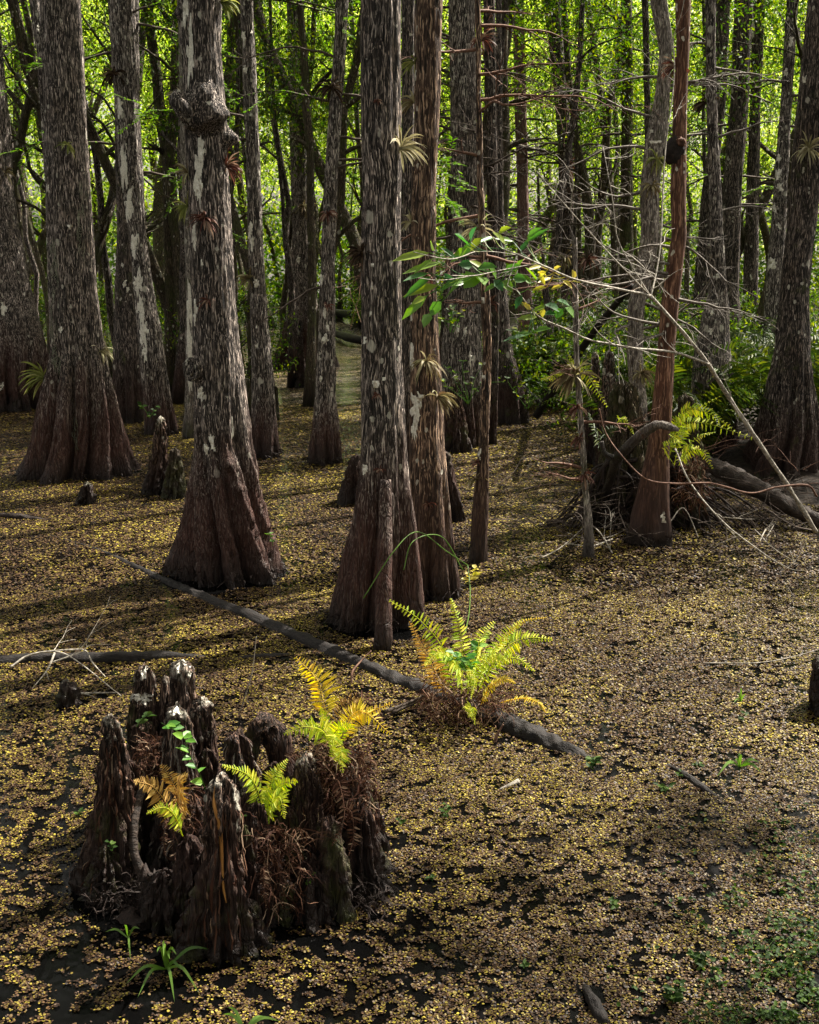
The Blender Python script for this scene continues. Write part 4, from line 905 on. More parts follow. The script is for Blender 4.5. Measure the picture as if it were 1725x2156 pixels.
log([(1232, 2078, .0), (1250, 2110, .02), (1272, 2156, .005)], [.012, .022, .018], M['log'], 'short dark knobbly piece of wood at the bottom right of centre', 'floating_wood', 'wood chunk', n=20, rough=.5)
log([(-20, 1085, .0), (40, 1088, .02), (100, 1096, -.01)], [.02, .03, .01], M['root'], 'dark root fragment at the water line by the left edge', 'floating_wood', 'wood chunk', n=24, rough=.6)
log([(700, 700, .1), (740, 712, .16), (800, 722, .1)], [.06, .10, .08], M['log'], 'distant fallen trunk lying in the open water left behind the central cypress', n=24)
log([(690, 655, .1), (740, 662, .2), (790, 668, .1)], [.08, .12, .09], M['log'], 'farthest dark fallen trunk across the back water', n=24)
log([atY(1130, 875, 15.5), atY(1180, 800, 15.0), atY(1250, 700, 14.2), atY(1330, 600, 13.2)], [.05, .045, .04, .03], M['log'], 'dark dead limb leaning up from the channel to the pale-barked trunk', 'leaning_limb', 'branch', n=40)
log([atY(1098, 812, 17.), atY(1140, 850, 16.)], [.03, .03], M['log'], 'short dark branch angled from the bulging black foot', 'leaning_limb', 'branch', n=10, sides=8)
log([ground(1260, 1080), atY(1285, 1010, 9.9), atY(1300, 965, 9.5), atY(1350, 915, 9.3), atY(1385, 895, 9.2), atY(1415, 901, 9.15), atY(1428, 905, 9.1)], [.03, .035, .036, .038, .034, .028, .014], M['pale'], 'mossy grey forked limb propped across the orange-barked trunk', 'propped_limb', 'branch', n=60, rough=.3)
log([atY(1302, 968, 9.5), atY(1275, 955, 9.5), atY(1266, 930, 9.5)], [.03, .02, .018], M['pale'], 'short lichened side fork of the propped limb', 'propped_limb', 'branch', n=20, sides=10)
# pale twigs tangled on the level log
def twigset(paths, mat, label, name='dead_twigs', cat='twigs', r=.006, Yd=None, extra=0, seed=1, depth=1):
    mb = MB(); rg = np.random.default_rng(seed); allp = []
    for q in paths:
        P = smooth_path([p if isinstance(p, np.ndarray) else (ground(*p) if len(p) < 4 else atY(p[0], p[1], p[3])) for p in q], max(10, 7*len(q)))
        tube(mb, P, np.linspace(r, r*.4, len(P)), 6, rough=.15); allp.append(P)
    for i in range(extra):
        P = allp[rg.integers(0, len(allp))]; k = rg.integers(2, len(P)-1)
        branch(mb, P[k], nrm(P[k]-P[k-1])+rg.normal(0, .7, 3), rg.uniform(.1, .4), r*.5, rg, depth, .1, .4, None, 4, 3, .8, .0013)
    return tag(mb.obj(name, mat, None, True), label, cat)
twigset([[(22, 1405, .02), (60, 1380, .06), (115, 1372, .08), (160, 1390, .07), (255, 1465, .01)], [(100, 1372, .08), (150, 1368, .09), (180, 1370, .08), (195, 1395, .06), (222, 1425, .01)], [(115, 1375, .08), (100, 1410, .05), (68, 1450, .0)], [(160, 1460, .02), (250, 1458, .01)], [(110, 1395, .05), (180, 1370, .1)]], M['twig'], 'bleached twigs tangled over the level log at the left', r=.007, extra=6)
twigset([[(740, 1440, .02), (742, 1415, .08), (762, 1390, .12), (782, 1370, .16)]], M['twigr'], 'crooked reddish twig standing up from the diagonal log', 'standing_twig', 'twig', .008)
twigset([[(812, 1498, .03), (860, 1480, .05), (915, 1455, .09)], [(826, 1500, .02), (880, 1476, .05), (905, 1462, .08)]], M['twigd'], 'pair of brown sticks leaning on the log left of the fern clump', 'sticks', 'sticks', .012)
twigset([[(1042, 1562, .0), (1048, 1545, .04), (1060, 1525, .09)]], M['twigr'], 'short peg of wood upright against the log right of the fern clump', 'standing_twig', 'twig', .011)
twigset([[(1480, 1396, .01), (1600, 1395, .03), (1680, 1380, .05), (1740, 1362, .08)]], M['twig'], 'bare pale twig lying on the weed at the right edge', 'bare_twig', 'twig', .004)
# ------------------------------------------------------------------ the stump and root tangle at the right
rb = ground(1330, 1110); rb[2] = 0
RS = empty('rotten_stump', rb); tag(RS, 'black rotten stump with a skirt of roots behind the orange-barked tree', 'stump')
for rows, by, Yy in (([(800, 1290, 1330), (860, 1284, 1345), (950, 1270, 1370), (1050, 1240, 1390), (1110, 1215, 1400)], 1118, None),
                 ([(830, 1430, 1455), (900, 1420, 1470), (1000, 1405, 1480), (1110, 1395, 1500)], 1125, 10.5),
                 ([(900, 1350, 1420), (1000, 1330, 1440), (1100, 1300, 1460)], 1110, 10.7)):
    knee(rows, by, RS, Y=Yy, mat='mossy', origin=rb, dz=.018, lobes=8, flute=.5)
mb = MB(); rg = np.random.default_rng(4)
for i in range(130):
    a = rg.uniform(-2.9, -.2); x0 = rb[0]+rg.uniform(-.25, .45); st = np.array([x0, rb[1]+rg.uniform(-.1, .3), rg.uniform(.2, .7)])
    en = np.array([x0+math.cos(a)*rg.uniform(.3, 1.1), rb[1]+.1+math.sin(a)*rg.uniform(.1, .4), -.02])
    m_ = (st+en)/2+np.array([0, 0, rg.uniform(-.1, .15)])+rg.normal(0, .06, 3)
    tube(mb, smooth_path([st, m_, en], 12), np.linspace(.016, .006, 12)*rg.uniform(.4, 1.3), 5, rough=.3, seed=i)
mb.obj('root', M['root'], RS, True, rb)
def tangle(cx, cy, sx, sz, n, label, seed, mat='twigd', r=.006, L=(.2, .8)):
    mb = MB(); rg = np.random.default_rng(seed); c = ground(cx, cy)
    for i in range(n):
        st = c+np.array([rg.normal(0, sx), rg.normal(0, sx*.5), abs(rg.normal(0, sz))]); a = rg.uniform(0, 6.28)
        branch(mb, st, (math.cos(a), math.sin(a)*.6, rg.uniform(-.5, .5)), rg.uniform(*L), r*rg.uniform(.5, 1.3), rg, 1, .3, .4, None, 4, 3)
    tag(mb.obj('brush_pile', M[mat], None, True, c), label, 'brush')
tangle(1180, 1120, .30, .16, 60, 'drift of dead brushwood and roots at the left of the rotten stump', 3)
tangle(1560, 1110, .55, .09, 70, 'low litter of dead branches on the mud below the sloping log', 4)
tangle(1660, 1040, .5, .10, 60, 'dead twigs strewn on the mud between the sloping log and the big right cypress', 14)
tangle(1480, 1040, .40, .25, 50, 'tangle of reddish twigs behind the orange-barked tree', 5, 'twigr')
twigset([[(1290, 1165, .0, ), (1262, 1120, .06), (1215, 1080, .15)], [(1290, 1135, .02), (1240, 1150, .03), (1180, 1140, .01)], [(1140, 1175, .0), (1185, 1150, .04), (1240, 1100, .2)]], M['twig'], 'bare grey twigs splayed on the water left of the spindly sapling', 'bare_twigs', 'twigs', .007, extra=10, seed=8)
twigset([[(1410, 1100, .1), (1440, 1070, .2), (1470, 1130, 0), (1475, 1150, 0)], [(1600, 1140, .0), (1612, 1115, .05), (1620, 1108, .07)], [(1610, 1140, .0), (1630, 1105, .08)]], M['twig'], 'small bleached twigs beside the litter below the orange-barked tree', 'bare_twigs', 'twigs', .006, extra=3, seed=12)
# ------------------------------------------------------------------ arching leafy bough at the right
bb = ground(1716, 1118); BB = empty('leafy_bough', bb); tag(BB, 'long pale arching bough from the right edge with broad green leaves at its tip', 'branch')
def bpath(q, n=None): return smooth_path([atY(x, y, Y-max(0, 9.2-Y)*1.5) for x, y, Y in q], n or 8*len(q))
BPATHS = []
def bpart(q, r0, r1, name='branch', mat='twig', sides=9, twigs=0, seed=0):
    mb = MB(); P = bpath(q); tube(mb, P, np.linspace(r0, r1, len(P))*.68, sides, rough=.5, seed=seed)
    rg = np.random.default_rng(seed)
    for i in range(twigs):
        k = rg.integers(2, len(P)-1)
        branch(mb, P[k], nrm(P[k]-P[k-1])*.6+rg.normal(0, .8, 3), rg.uniform(.12, .45), .004, rg, 1, .1, .4, None, 4, 3, .8, .0014)
    mb.obj(name, M[mat], BB, True, bb); BPATHS.append(P); return P
bpart([(1718, 1120, 9.75), (1670, 1040, 9.6), (1600, 935, 9.4), (1530, 830, 9.2), (1490, 765, 9.1), (1430, 690, 9.0), (1368, 622, 8.9)], .026, .016, 'stem', sides=14, twigs=4, seed=1)
Pa = bpart([(1368, 622, 8.9), (1300, 608, 8.8), (1210, 588, 8.7), (1150, 562, 8.6), (1095, 538, 8.5), (1060, 525, 8.5)], .014, .006, twigs=3, seed=2)
Pb = bpart([(1492, 766, 9.1), (1420, 742, 9.0), (1330, 733, 8.9), (1290, 725, 8.85), (1240, 715, 8.8), (1190, 692, 8.75), (1140, 670, 8.7), (1110, 640, 8.65), (1085, 605, 8.6)], .014, .005, twigs=3, seed=3)
bpart([(1720, 1045, 9.5), (1700, 1022, 9.4), (1640, 1025, 9.3), (1580, 1038, 9.2), (1500, 1018, 9.1), (1420, 1018, 9.0), (1360, 1008, 8.95), (1310, 960, 8.95), (1275, 910, 9.0), (1262, 860, 9.0)], .013, .006, mat='twigr', twigs=0, seed=4)
bpart([(1368, 622, 8.9), (1330, 560, 8.9), (1300, 500, 8.9), (1290, 420, 8.9), (1270, 310, 8.95)], .008, .003, twigs=6, seed=5)
bpart([(1368, 622, 8.9), (1270, 520, 8.7), (1180, 420, 8.6), (1130, 360, 8.6)], .007, .003, twigs=5, seed=6)
bpart([(1290, 725, 8.85), (1260, 700, 8.8), (1232, 660, 8.8)], .006, .003, twigs=1, seed=7)
bpart([(1370, 630, 8.9), (1390, 520, 9.), (1400, 330, 9.1), (1420, 150, 9.2), (1405, 10, 9.2)], .009, .005, twigs=8, seed=8)
bpart([(1422, 945, 9.2), (1450, 1010, 9.1), (1500, 1075, 9.0), (1560, 1130, 8.9), (1665, 1198, 8.8), (1740, 1190, 8.7)], .010, .004, twigs=6, seed=9)
bpart([(1590, 1115, 9.1), (1630, 1155, 9.0), (1690, 1192, 8.9)], .005, .002, seed=10)
bpart([(1095, 538, 8.5), (1040, 530, 8.45), (1000, 530, 8.4)], .004, .002, seed=11); bpart([(1130, 555, 8.55), (1060, 568, 8.5), (1000, 580, 8.4), (950, 580, 8.3)], .005, .003, seed=12)
bpart([(1000, 580, 8.4), (930, 590, 8.3), (880, 585, 8.25)], .004, .0025, seed=13); bpart([(1000, 530, 8.4), (955, 545, 8.3), (910, 540, 8.2), (870, 530, 8.2)], .004, .0025, seed=14)
# leaves by reference px: tip x,y from foot x,y and width
LV = [(905, 532, 828, 546, 22), (915, 528, 905, 506, 16), (930, 552, 850, 572, 18), (912, 545, 870, 575, 15), (960, 545, 930, 520, 14), (985, 520, 948, 552, 20), (1000, 510, 965, 540, 20), (1015, 500, 990, 528, 22),
      (905, 575, 850, 588, 16), (910, 580, 850, 625, 20), (925, 600, 848, 622, 22), (900, 622, 845, 672, 22), (905, 660, 892, 688, 24), (930, 635, 905, 665, 28), (895, 625, 868, 640, 18), (955, 600, 935, 575, 18), (965, 590, 925, 612, 18), (985, 585, 940, 620, 16),
      (985, 580, 955, 600, 24), (1000, 582, 1022, 598, 42), (1000, 575, 978, 606, 40), (1005, 565, 1045, 560, 26), (995, 560, 965, 556, 24), (1020, 568, 990, 548, 20), (1045, 588, 1030, 558, 26), (1040, 590, 1060, 612, 24), (1060, 590, 1078, 612, 24), (1048, 600, 1018, 614, 22), (1060, 575, 1098, 558, 26), (1085, 575, 1100, 545, 22), (1080, 585, 1108, 590, 24),
      (1065, 515, 1040, 488, 20), (1080, 508, 1045, 500, 14), (1050, 490, 1075, 478, 18), (1040, 500, 1010, 508, 14), (985, 515, 960, 490, 26), (990, 508, 1000, 478, 18), (1110, 500, 1140, 478, 16), (1105, 510, 1155, 480, 12), (1095, 530, 1115, 505, 14),
      (1120, 600, 1095, 575, 18), (1130, 590, 1110, 560, 16), (1100, 622, 1085, 650, 18), (1180, 655, 1150, 640, 24), (1185, 650, 1170, 670, 26), (1190, 648, 1210, 668, 32), (1200, 645, 1175, 630, 20), (1170, 660, 1145, 662, 20), (1130, 668, 1090, 670, 16), (1120, 700, 1075, 712, 18), (1125, 698, 1160, 690, 20), (1110, 706, 1060, 715, 16), (1150, 645, 1120, 655, 16)]
LY = [(1140, 560, 1112, 566, 12), (1150, 580, 1132, 570, 14), (1160, 585, 1135, 592, 12), (1165, 570, 1180, 560, 12), (1207, 590, 1206, 568, 20), (1150, 605, 1120, 610, 12), (1160, 610, 1185, 600, 12), (1135, 575, 1148, 600, 12), (1185, 590, 1205, 605, 12), (1145, 650, 1142, 668, 14), (1118, 652, 1100, 636, 12)]
for nm, LL, mt in (('foliage', LV, 'branchleaf'), ('yellow_foliage', LY, 'yleaf')):
    rg = np.random.default_rng(3); mb = MB(); P = []; D = []; N = []; Ln = []; W = []
    for (x0, y0, x1, y1, wd) in LL:
        Y = 6.95+(x0-850)/400*1.25+rg.uniform(-.08, .08); a = atY(x0, y0, Y); b = atY(x1, y1, Y-.05+rg.uniform(-.08, .08))
        P.append(a); D.append(b-a); Ln.append(np.linalg.norm(b-a)*1.02); W.append(wd*Y/F*.95); N.append(np.array([rg.normal(0, .5), -.8, .8+rg.normal(0, .3)]))
    allp = np.concatenate(BPATHS)
    for p_, d_ in zip(P, D):
        dd = np.linalg.norm(allp-p_, axis=1); q_ = allp[dd.argmin()]
        tube(mb, smooth_path([q_, (q_+p_)/2+np.array([0, 0, -.01]), p_, p_+d_*.2], 8), np.linspace(.0028, .0014, 8), 4, cap=False)
    leaves(mb, np.array(P), np.array(D), np.array(N), np.array(Ln), np.array(W), .18, .08)
    mb.obj(nm, M[mt], BB, False, bb)
# ------------------------------------------------------------------ ferns
def frond(mb, pts, w, n=26, face=(0, -.8, .8), seed=0, curl=0., pw=.16, prof=.55):
    rg = np.random.default_rng(seed); P = smooth_path(pts, n+6); T = nrm(np.gradient(P, axis=0)); fc = nrm(face)
    tube(mb, P, np.linspace(.0026, .0009, len(P)), 4, cap=False)
    Sd = nrm(np.cross(T, fc))
    i = np.arange(int(len(P)*.12), len(P)); u = (i-i[0])/(len(i)-1)
    ln = w*np.sin(np.pi*np.clip(u**prof*.88+.10, 0, 1))**.8+w*.04
    sp_ = np.linalg.norm(P[-1]-P[0])/len(P)
    for s in (-1, 1):
        D = Sd[i]*s+T[i]*.45+rg.normal(0, .13, (len(i), 3))-fc*(curl+.25*rg.random((len(i), 1)))
        leaves(mb, P[i], D, np.broadcast_to(fc, D.shape)+rg.normal(0, .15, D.shape), ln*rg.uniform(.7, 1.12, len(i))*np.where(rg.random(len(i)) < .07, .3, 1), np.clip(ln*pw*1.3, sp_*.45, sp_*.98), .12, .22)
def fern(label, fronds, mats, loc, name='fern', cat='fern', group=None, stalks=()):
    """fronds: (list of ref px points with Y, width px, material)"""
    e = empty(name, loc); tag(e, label, cat, group)
    for k, (q, wpx, mt) in enumerate(fronds):
        pts = [atY(*p) for p in q]; Y = q[0][2]; L = sum(np.linalg.norm(pts[i+1]-pts[i]) for i in range(len(pts)-1))
        mb = MB(); n = int(np.clip(L/(0.014 if Y < 8 else .03), 12, 24))
        rg = np.random.default_rng(k+int(q[0][0]))
        frond(mb, pts, wpx*1.05*Y/F, n, (rg.normal(0, .45), -.8, .75+rg.normal(0, .25)), k, .05)
        mb.obj('frond', M[mt], e, False, loc)
    return e
fl = ground(985, 1500, .05)
fern('bright yellow-green fern clump growing on the diagonal log in front of the central cypress', [
    ([(960, 1480, 6.25), (940, 1380, 6.2), (890, 1310, 6.1), (822, 1265, 6.05)], 28, 'fern'),
    ([(970, 1480, 6.25), (975, 1380, 6.2), (965, 1310, 6.15), (950, 1262, 6.2)], 25, 'fern'),
    ([(980, 1480, 6.2), (1000, 1400, 6.1), (1010, 1350, 6.05), (1040, 1310, 6.0)], 30, 'fern'),
    ([(990, 1480, 6.2), (1020, 1400, 6.1), (1060, 1345, 6.0), (1100, 1305, 6.0)], 25, 'fern'),
    ([(1000, 1470, 6.2), (1050, 1380, 6.1), (1100, 1345, 6.0), (1160, 1345, 5.95)], 30, 'fern'),
    ([(1000, 1470, 6.15), (1040, 1400, 6.0), (1085, 1385, 5.9), (1125, 1412, 5.85)], 18, 'fern'),
    ([(975, 1460, 6.15), (960, 1400, 6.0), (925, 1375, 5.9), (895, 1400, 5.8)], 25, 'fern'),
    ([(985, 1460, 6.1), (1010, 1400, 5.95), (1045, 1380, 5.9), (1072, 1395, 5.85)], 18, 'fern'),
    ([(985, 1450, 6.1), (990, 1410, 5.9), (1000, 1430, 5.8), (992, 1470, 5.7)], 15, 'fern'),
    ([(1010, 1490, 6.1), (1030, 1450, 6.0), (1060, 1430, 5.9), (1085, 1438, 5.85)], 16, 'fern_y'),
    ([(985, 1510, 6.0), (990, 1495, 5.85), (995, 1490, 5.8), (1000, 1525, 5.75)], 18, 'fern'),
    ([(950, 1480, 6.3), (920, 1420, 6.3), (890, 1360, 6.2), (862, 1310, 6.15)], 30, 'fern_o'),
    ([(1050, 1480, 6.1), (1100, 1470, 6.0), (1135, 1480, 5.9), (1150, 1500, 5.9)], 12, 'fern_y'),
    ([(1000, 1440, 6.3), (1060, 1350, 6.3), (1100, 1310, 6.3), (1150, 1300, 6.3)], 9, 'fern_y'),
    ([(950, 1490, 6.2), (915, 1470, 6.1), (890, 1480, 6.0), (880, 1500, 5.95)], 12, 'fern_d'),
    ([(1010, 1500, 6.1), (1060, 1490, 6.0), (1090, 1510, 5.95), (1100, 1530, 5.9)], 12, 'fern_d'),
    ([(1000, 1480, 6.1), (1050, 1440, 6.05), (1120, 1470, 6.0), (1150, 1530, 5.95)], 13, 'fern_d'),
    ([(960, 1400, 6.3), (930, 1350, 6.25), (905, 1330, 6.2), (900, 1380, 6.15)], 18, 'fern_d')], None, fl)
def hairball(label, cx, cy, rx, ry, n, mat, seed, z=0., Y=None, L=(.05, .2), name='root_fibres', cat='roots', w=.004):
    mb = MB(); rg = np.random.default_rng(seed)
    for i in range(n):
        c = (ground(cx+rg.uniform(-1, 1)*rx, cy+rg.uniform(-.3, 1)*ry*.5, z) if Y is None else atY(cx+rg.uniform(-1, 1)*rx, cy+rg.uniform(-1, 1)*ry, Y+rg.uniform(-.08, .08)))
        if Y is None: c[2] += rg.uniform(0, ry)*c[1]/F
        d = nrm(rg.normal(0, 1, 3)*np.array([1, .7, .8])); l = rg.uniform(*L); p = [c]
        for k in range(6): d = nrm(d+rg.normal(0, .35, 3)+np.array([0, 0, -.22])); p.append(p[-1]+d*l/6)
        blade(mb, np.array(p), w*rg.uniform(.5, 1.5), rg.normal(0, 1, 3))
    c0 = mb.v[0][0].copy(); tag(mb.obj(name, M[mat], None, False, c0), label, cat); 
hairball('shaggy dark red-brown root ball under the fern clump on the log', 985, 1500, 85, 75, 700, 'fern_d', 1, .0, L=(.06, .2), w=.005)
hairball('mat of dead red fern litter on the right part of the knee cluster', 720, 1640, 60, 75, 700, 'fern_d', 2, Y=4.42, L=(.05, .16), w=.005, name='dead_fern_litter', cat='dead fern')
hairball('patch of rusty moss between the left knees of the cluster', 318, 1600, 32, 50, 420, 'fern_d', 3, Y=4.62, L=(.02, .07), name='rusty_moss', cat='moss')
hairball('fringe of dead red fibres hanging between the front knees of the cluster', 585, 1830, 55, 90, 420, 'fern_d', 4, Y=4.1, L=(.04, .15), w=.0035)
hairball('wisps of dark red fibre beside the front knee of the cluster', 390, 1740, 26, 80, 260, 'fern_d', 5, Y=4.25, L=(.03, .1), w=.003)
hairball('black fringe of fine roots around the water line of the knee cluster', 500, 1900, 310, 60, 1500, 'root', 16, .0, L=(.04, .14), w=.005)
hairball('rusty fibre tuft low behind the orange-barked tree', 1455, 1010, 28, 50, 300, 'fern_d', 6, Y=10.1, L=(.05, .2), w=.006)
cl = lambda x, y: ground(x, y)
fern('solitary yellow fern frond rising behind the knee cluster', [([(690, 1520, 4.9), (680, 1470, 4.95), (668, 1430, 5.), (624, 1385, 5.05)], 46, 'fern_y')], None, atY(690, 1520, 4.9))
fern('yellow and green fern on top of the right knees of the cluster', [
    ([(700, 1580, 4.5), (680, 1540, 4.45), (640, 1530, 4.4), (600, 1545, 4.35)], 30, 'fern'),
    ([(705, 1580, 4.5), (690, 1540, 4.5), (665, 1525, 4.5), (640, 1522, 4.45)], 26, 'fern'),
    ([(705, 1590, 4.5), (710, 1550, 4.4), (715, 1530, 4.35), (745, 1530, 4.3)], 24, 'fern'),
    ([(705, 1590, 4.5), (705, 1560, 4.35), (705, 1550, 4.3), (698, 1590, 4.25)], 26, 'fern'),
    ([(710, 1620, 4.4), (715, 1590, 4.3), (718, 1580, 4.25), (722, 1625, 4.2)], 26, 'fern'),
    ([(710, 1580, 4.5), (740, 1510, 4.5), (770, 1500, 4.45), (822, 1545, 4.4)], 34, 'fern_y'),
    ([(710, 1580, 4.5), (745, 1520, 4.55), (780, 1500, 4.55), (825, 1480, 4.5)], 22, 'fern_y'),
    ([(700, 1560, 4.55), (690, 1520, 4.55), (680, 1505, 4.55), (676, 1490, 4.55)], 16, 'fern'),
    ([(710, 1580, 4.55), (740, 1500, 4.6), (770, 1475, 4.6), (812, 1530, 4.55)], 40, 'fern_d'),
    ([(700, 1570, 4.55), (720, 1500, 4.6), (745, 1480, 4.6), (775, 1490, 4.6)], 34, 'fern_o'),
    ([(740, 1600, 4.4), (765, 1600, 4.3), (775, 1660, 4.25), (765, 1720, 4.2)], 20, 'fern_d'),
    ([(700, 1640, 4.35), (715, 1650, 4.25), (725, 1720, 4.15), (700, 1780, 4.1)], 24, 'fern_d'),
    ([(720, 1700, 4.2), (740, 1710, 4.1), (745, 1760, 4.1), (735, 1800, 4.05)], 26, 'fern_d'),
    ([(640, 1600, 4.5), (620, 1590, 4.45), (600, 1610, 4.4), (590, 1650, 4.4)], 20, 'fern_d')], None, atY(705, 1585, 4.5))
fern('orange-tan fern arching from the left knees of the cluster', [
    ([(380, 1740, 4.25), (350, 1690, 4.2), (320, 1655, 4.15), (284, 1645, 4.1)], 34, 'fern_o'),
    ([(385, 1740, 4.25), (375, 1680, 4.2), (360, 1640, 4.2), (340, 1612, 4.2)], 34, 'fern_o'),
    ([(385, 1740, 4.25), (385, 1680, 4.2), (375, 1650, 4.15), (395, 1630, 4.1)], 34, 'fern_o'),
    ([(385, 1760, 4.2), (370, 1720, 4.1), (345, 1700, 4.05), (310, 1712, 4.0)], 22, 'fern'),
    ([(375, 1750, 4.2), (350, 1730, 4.1), (345, 1770, 4.1), (348, 1800, 4.1)], 16, 'fern_d')], None, atY(385, 1750, 4.25))
fern('lime-green fern between the front knees of the cluster', [
    ([(560, 1740, 4.3), (545, 1670, 4.25), (520, 1630, 4.2), (470, 1612, 4.15)], 28, 'fern'),
    ([(560, 1740, 4.3), (570, 1660, 4.25), (580, 1630, 4.25), (605, 1600, 4.25)], 26, 'fern'),
    ([(560, 1740, 4.3), (575, 1680, 4.2), (590, 1655, 4.2), (625, 1645, 4.15)], 30, 'fern'),
    ([(560, 1740, 4.3), (575, 1690, 4.15), (590, 1680, 4.1), (598, 1722, 4.05)], 28, 'fern'),
    ([(545, 1870, 4.1), (555, 1830, 4.0), (556, 1870, 3.95), (560, 1910, 3.95)], 18, 'fern_d')], None, atY(560, 1740, 4.3))
# ferns at the right bank
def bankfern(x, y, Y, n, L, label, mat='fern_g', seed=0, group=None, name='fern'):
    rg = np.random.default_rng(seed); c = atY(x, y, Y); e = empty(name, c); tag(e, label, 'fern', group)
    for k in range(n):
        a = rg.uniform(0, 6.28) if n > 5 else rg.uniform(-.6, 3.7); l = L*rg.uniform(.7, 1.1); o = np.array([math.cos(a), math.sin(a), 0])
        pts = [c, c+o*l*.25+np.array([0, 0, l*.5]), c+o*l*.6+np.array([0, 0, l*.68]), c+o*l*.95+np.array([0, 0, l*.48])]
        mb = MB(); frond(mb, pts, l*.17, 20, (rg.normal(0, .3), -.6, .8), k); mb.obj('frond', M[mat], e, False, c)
fern('fern with long serrated fronds reaching right from the rotten stump', [
    ([(1410, 960, 9.9), (1430, 900, 9.8), (1480, 890, 9.7), (1595, 925, 9.5)], 26, 'fern'),
    ([(1410, 960, 9.9), (1420, 890, 9.9), (1450, 870, 9.9), (1515, 835, 9.8)], 12, 'fern'),
    ([(1410, 960, 9.9), (1440, 870, 9.8), (1480, 865, 9.7), (1540, 900, 9.6)], 22, 'fern'),
    ([(1420, 980, 9.7), (1430, 930, 9.6), (1440, 910, 9.6), (1452, 900, 9.6)], 16, 'fern'),
    ([(1430, 980, 9.7), (1440, 950, 9.6), (1470, 920, 9.6), (1505, 910, 9.5)], 16, 'fern'),
    ([(1430, 980, 9.7), (1450, 950, 9.5), (1480, 950, 9.5), (1500, 985, 9.4)], 18, 'fern'),
    ([(1420, 980, 9.7), (1400, 940, 9.5), (1430, 930, 9.5), (1410, 915, 9.4)], 14, 'fern')], None, atY(1420, 975, 9.8))
fern('sword-like fern fronds sprouting at the top of the spindly sapling', [
    ([(1212, 795, 10.3), (1190, 790, 10.2), (1160, 795, 10.1), (1140, 800, 10.)], 18, 'fern'),
    ([(1214, 800, 10.3), (1225, 775, 10.2), (1250, 810, 10.1), (1278, 855, 10.)], 20, 'fern'),
    ([(1214, 800, 10.3), (1205, 775, 10.2), (1203, 760, 10.2), (1198, 748, 10.2)], 12, 'fern')], None, atY(1212, 795, 10.3))
fern('small green fern on the left of the rotten stump', [
    ([(1265, 950, 10.), (1255, 910, 9.9), (1245, 885, 9.9), (1240, 870, 9.9)], 18, 'fern_g'),
    ([(1300, 890, 10.), (1310, 880, 9.9), (1325, 895, 9.9), (1335, 915, 9.8)], 12, 'fern'),
    ([(1260, 950, 10.), (1265, 920, 9.9), (1285, 905, 9.9), (1300, 900, 9.9)], 18, 'fern_g')], None, atY(1265, 950, 10.))
rg = np.random.default_rng(33)
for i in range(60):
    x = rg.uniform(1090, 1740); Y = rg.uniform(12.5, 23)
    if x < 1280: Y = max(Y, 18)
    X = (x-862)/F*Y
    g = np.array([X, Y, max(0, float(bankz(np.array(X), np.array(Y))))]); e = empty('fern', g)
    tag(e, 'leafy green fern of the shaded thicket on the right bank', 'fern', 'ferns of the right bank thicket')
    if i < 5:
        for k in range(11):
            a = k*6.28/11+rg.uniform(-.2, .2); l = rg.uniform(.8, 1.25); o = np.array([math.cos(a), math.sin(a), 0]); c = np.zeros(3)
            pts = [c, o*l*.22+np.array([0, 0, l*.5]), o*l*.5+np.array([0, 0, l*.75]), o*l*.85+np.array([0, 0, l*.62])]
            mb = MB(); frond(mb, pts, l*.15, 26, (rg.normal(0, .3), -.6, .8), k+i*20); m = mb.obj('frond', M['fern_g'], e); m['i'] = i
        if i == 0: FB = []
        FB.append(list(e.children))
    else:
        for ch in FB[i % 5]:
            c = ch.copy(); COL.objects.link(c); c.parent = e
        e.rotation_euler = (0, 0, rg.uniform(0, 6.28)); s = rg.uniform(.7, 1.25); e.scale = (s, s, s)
# understory shrubs behind
SH = [crown_mesh('shrub_leaves', M['mid'], 2000, .9, 1.6, .055, 26, 400+i) for i in range(4)]
SHS = limbs_mesh('shrub_stems', M['twigd'], .8, 1.2, 8, 410, .012)
for i in range(40):
    x = rg.uniform(-60, 1780); Y = rg.uniform(19, 30)
    if i > 33: x = 700+i*3.; Y = 30+i % 6*1.6
    if x > 1080: Y = rg.uniform(15, 26)
    elif i % 3 and i < 34: continue
    if 690 < x < 1060 and Y < 24: continue
    X = (x-862)/F*Y; e = empty('shrub', (X, Y, 0)); tag(e, 'small leafy shrub in the dim undergrowth at the back of the swamp', 'shrub', 'undergrowth shrubs at the back')
    a = bpy.data.objects.new('foliage', SH[i % 4]); b = bpy.data.objects.new('stems', SHS)
    for o in (a, b): COL.objects.link(o); o.parent = e; o.location = (0, 0, .9); o.rotation_euler = (0, 0, i)
